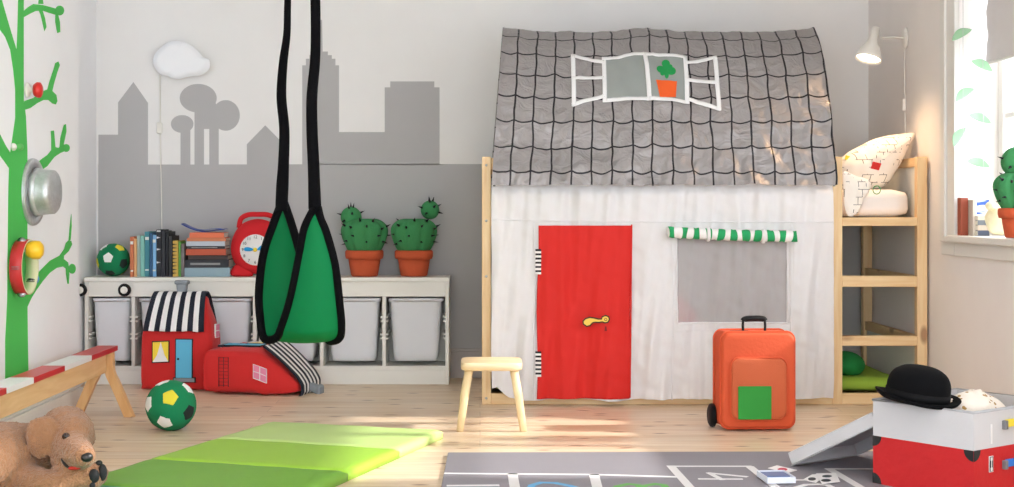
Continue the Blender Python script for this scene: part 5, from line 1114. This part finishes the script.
# leaf garlands
m_leaf = mat('sheer green leaf', (160, 208, 164), .6, alpha=.75); m_str = mat('clear thread', (225, 230, 225), .5, alpha=.5)
for gi, (Yg, lvs, lb) in enumerate(((6.22, ((962, 35, -.5), (965, 95, -.6), (960, 137, -1.0)), 'sheer green leaf garland hanging beside the window casing'), (6.05, ((982, 66, .45), (980, 119, .35), (977, 164, .25)), 'paler leaf garland hanging nearer the window glass'))):
    gx = wX(lvs[0][0] + 1, Yg); r = thing('leaf_garland', lb, 'garland', (gx, Yg, 1.1), group='leaf garlands in the window')
    a = MB(); a.tube([(gx, Yg, WZ1), (gx, Yg, 1.5), (gx + .003, Yg, 1.08)], .0012, 5); a.build('thread', m_str, r)
    for (px, py, an) in lvs:
        c_ = W(px, py, Yg); c_.x = max(gx - .02, min(gx + .02, c_.x)); R2_ = Matrix.Rotation(an, 3, 'Y'); a = MB()
        def lf(u, v): x = (u - .5) * .10; hw2 = .019 * math.sin(math.pi * u) ** .8; return c_ + R2_ @ Vector((x, .008 * math.sin(u * 3), (v - .5) * 2 * hw2 + .010 * math.sin(math.pi * u)))
        a.grid(lf, 16, 6); o = a.build('leaf', m_leaf, r); q = o.modifiers.new('s', 'SOLIDIFY'); q.thickness = .0006

# ================================================================ BALANCE BENCH
E_ = Vector((-1.615, 6.375, 0)); dirb = Vector((0, -1, 0)); side = Vector((-1, 0, 0))   # towards camera; towards wall
r = thing('balance_bench', 'low wooden bench with red and white top along the left wall', 'bench', E_ + dirb * .8)
ZT, PWd = .307, .09
LB = 1.74
def bp(s_, t, z): return E_ + dirb * s_ + side * t + Vector((0, 0, z))
cols = [('red', .427), ('white', .387), ('red', .388), ('white', .30), ('red', .27)]; s0 = -.02
mr_, mw_ = mat('red bench paint', (198, 26, 34), .35), mat('white bench paint', (236, 236, 236), .35)
for nm, L_ in cols:
    a = MB(); ps = [bp(s0, 0, ZT), bp(s0 + L_ - .002, 0, ZT), bp(s0 + L_ - .002, PWd, ZT), bp(s0, PWd, ZT)]
    a.prism(ps, (0, 0, -.022)); o = a.build('top_board', mr_ if nm == 'red' else mw_, r, smooth=False, bevel=.002); o['label'] = nm + ' painted top section'; s0 += L_
a = MB(); a.prism([bp(.10, .02, ZT - .0225), bp(LB, .02, ZT - .0225), bp(LB, PWd - .02, ZT - .0225), bp(.10, PWd - .02, ZT - .0225)], (0, 0, -.085)); a.build('beam', m_beam, r, smooth=False, bevel=.003)
m_leg = wood('beech leg', (236, 190, 134), (222, 170, 112), 'Z', knots=False)
for s_ in (.055, LB - .1):
    a = MB()
    for sd2 in (-1, 1):
        cx_ = PWd / 2
        P = smooth_path([bp(s_, cx_ + sd2 * -.026, ZT - .023), bp(s_, cx_ + sd2 * -.030, .20), bp(s_, cx_ + sd2 * -.056, .14), bp(s_, cx_ + sd2 * -.108, .02), bp(s_, cx_ + sd2 * -.116, .0)], 24)
        a = MB(); n_ = len(P); vs = []
        for i, p_ in enumerate(P):
            t = (P[min(i + 1, n_ - 1)] - P[max(i - 1, 0)]).normalized(); t.y = 0; w_ = Vector((t.z, 0, -t.x)).normalized() * .019
            if i == n_ - 1: w_ = Vector((-.022, 0, 0))
            for dd in (-.020, .020): vs += [p_ + w_ + dirb * dd, p_ - w_ + dirb * dd]
        fs = []
        for i in range(n_ - 1):
            b0, b1 = i * 4, (i + 1) * 4
            for q0, q1 in ((0, 1), (1, 3), (3, 2), (2, 0)): fs.append((b0 + q0, b0 + q1, b1 + q1, b1 + q0))
        fs += [(0, 1, 3, 2), ((n_ - 1) * 4, (n_ - 1) * 4 + 1, (n_ - 1) * 4 + 3, (n_ - 1) * 4 + 2)]
        a.add(vs, fs); lg = a.build('leg', m_leg, r, bevel=.004)
        if sd2 == 1:
            a = MB(); c_ = bp(s_, cx_ - .0535, ZT - .07); a.lathe([(0, .003), (.006, .003), (.006, 0)][::-1], Matrix.Translation(c_) @ Matrix.Rotation(math.pi / 2, 4, 'Y'), 12); a.build('screw', m_metal, lg)

# ================================================================ PLUSH DOG
def blob(parts, vox, smooth_n, name, m, parent, disp=.0):
    mb = MB()
    for p_ in parts:
        if p_[0] == 'e': mb.ell(p_[1], p_[2], M=p_[3] if len(p_) > 3 else None, n=28, k=18)
        else:
            pts_, rs = p_[1], p_[2]; Q = smooth_path(pts_, 24); m_ = len(pts_) - 1
            rr = [(lambda t: rs[min(int(t), m_ - 1)] * (1 - (t - min(int(t), m_ - 1))) + rs[min(int(t), m_ - 1) + 1] * (t - min(int(t), m_ - 1)))(i / 24 * m_) for i in range(25)]
            for c_, r_ in zip(Q, rr): mb.ell(c_, r_, n=18, k=12)
    me = bpy.data.meshes.new('t'); me.from_pydata([tuple(v) for v in mb.v], [], mb.f); o = bpy.data.objects.new('t', me); COL.objects.link(o)
    q_ = o.modifiers.new('r', 'REMESH'); q_.mode = 'VOXEL'; q_.voxel_size = vox; q_.use_smooth_shade = True
    q_ = o.modifiers.new('s', 'SMOOTH'); q_.iterations = smooth_n; q_.factor = .5
    dg = bpy.context.evaluated_depsgraph_get(); dg.update(); e = bpy.data.meshes.new_from_object(o.evaluated_get(dg)); Mi = wm(parent).inverted()
    nr = [v.normal.copy() for v in e.vertices]
    for v, n_ in zip(e.vertices, nr):
        c_ = v.co.copy(); v.co = Mi @ (c_ + n_ * disp * (noise.noise(c_ * 70) + .8 * noise.noise(c_ * 160)) + Vector((0, 0, max(0, .001 - c_.z))))
    for p_ in e.polygons: p_.use_smooth = True
    e.materials.clear(); e.materials.append(m); e.name = name
    bpy.data.objects.remove(o); oo = bpy.data.objects.new(name, e); COL.objects.link(oo); oo.parent = parent; return oo
m_dog = mat('tan plush fur', (156, 112, 78), .95, var=.22, vscale=45, bump=1.0, bscale=140, sheen=.25)
r = thing('plush_dog', 'tan plush retriever puppy lying on the floor with black nose', 'plush dog', W(40, 500, 4.55) * 1)
r.location.z = 0
def D(px, py, d): return W(px, py, d)
Rz = lambda a_: Matrix.Rotation(a_, 4, 'Z'); Ry = lambda a_: Matrix.Rotation(a_, 4, 'Y')
P = [('e', D(66, 431, 4.55), (.082, .085, .080)), ('e', D(73, 434, 4.50), (.058, .06, .062)),
     ('c', [D(70, 445, 4.48), D(77, 452, 4.41), D(84, 456, 4.36)], [.058, .047, .036]), ('e', D(80, 461, 4.39), (.036, .036, .024)),
     ('c', [D(62, 459, 4.46), D(68, 467, 4.42), D(73, 471, 4.40)], [.036, .026, .018]),
     ('c', [D(58, 440, 4.57), D(42, 456, 4.62), D(25, 470, 4.62)], [.078, .098, .118]),
     ('c', [D(25, 468, 4.60), D(-5, 465, 4.50), D(-45, 466, 4.38), D(-75, 478, 4.25)], [.118, .130, .130, .120]),
     ('c', [D(18, 490, 4.48), D(45, 490, 4.42), D(72, 484, 4.42), D(90, 477, 4.42)], [.070, .060, .052, .044]),
     ('e', D(95, 474, 4.43), (.040, .042, .038)),
     ('c', [D(30, 485, 4.70), D(60, 480, 4.72), D(80, 479, 4.70)], [.065, .05, .045]),
     ('c', [D(-60, 500, 4.2), D(-40, 520, 4.08), D(-20, 526, 4.05)], [.09, .05, .042]),
     ('e', D(89, 432, 4.60), (.016, .035, .048), Ry(-.15))]
P += [('c', [D(51, 421, 4.47), D(42, 425, 4.44), D(38, 436, 4.42), D(38.5, 448, 4.41)], [.018, .030, .038, .030])]
# flatten ear: add as ellipsoid flap
P[-1] = ('e', D(39.5, 438, 4.455), (.043, .017, .067), Ry(-.12)); P.append(('e', D(48, 424, 4.47), (.034, .016, .024), Ry(.5)))
for v_ in P:
    if v_[0] == 'c': v_[1][:] = [Vector((q_.x, q_.y, max(q_.z, r_ * .92))) for q_, r_ in zip(v_[1], v_[2])]
dog = blob(P, .0062, 5, 'body', m_dog, r, .0034)
from mathutils.bvhtree import BVHTree
Mw_ = wm(r); bvh = BVHTree.FromPolygons([Mw_ @ v.co for v in dog.data.vertices], [list(p_.vertices) for p_ in dog.data.polygons])
def on(px, py, off=0.0):       # point on the fur surface where that feature sits
    d_ = (W(px, py, 5) - Vector((0, 0, H))).normalized(); h_ = bvh.ray_cast(Vector((0, 0, H)), d_); p_ = h_[0] if h_[0] else W(px, py, 4.4)
    return p_ - d_ * off
m_nose = mat('black glossy nose', (16, 14, 14), .4)
a = MB(); c_ = on(87, 457.3, -.003); a.ell(c_, (.0185, .013, .0145), M=Rz(.5), n=24, k=14); a.build('nose', m_nose, r)
a = MB(); c_ = on(66, 436.5, -.001); a.ell(c_, (.013, .008, .0115), M=Rz(-.1), n=20, k=12); ey_ = a.build('eye', mat('brown glass eye', (44, 24, 14), .08), r)
a = MB(); a.ell(c_ + Vector((.001, -.0062, 0)), (.006, .0035, .006), n=16, k=10); a.build('pupil', mat('black pupil', (8, 8, 8), .05), ey_)
a = MB(); a.tube(smooth_path([on(61.5, 458.5), on(66, 465), on(72, 468.5)], 12), [.002 + .004 * math.sin(math.pi * i / 12) for i in range(13)], 8); a.build('mouth', m_nose, r)
a = MB(); a.ell(on(76, 467.6, -.008), (.024, .018, .007), M=Ry(-.1), n=20, k=10); a.build('tongue', mat('red tongue', (186, 48, 34), .8), r)
m_padf = mat('black paw pad', (22, 24, 26), .8, bump=.2)
for (px, py, rx, rz) in ((94, 476, .017, .022), (102.5, 472.5, .014, .026), (99, 463.5, .011, .010), (92.5, 485, .009, .012)):
    a = MB(); a.ell(on(px, py, -.004) if on(px, py).y < 4.6 else D(px, py, 4.42), (rx, .014, rz), n=20, k=12); a.build('paw_pad', m_padf, r)
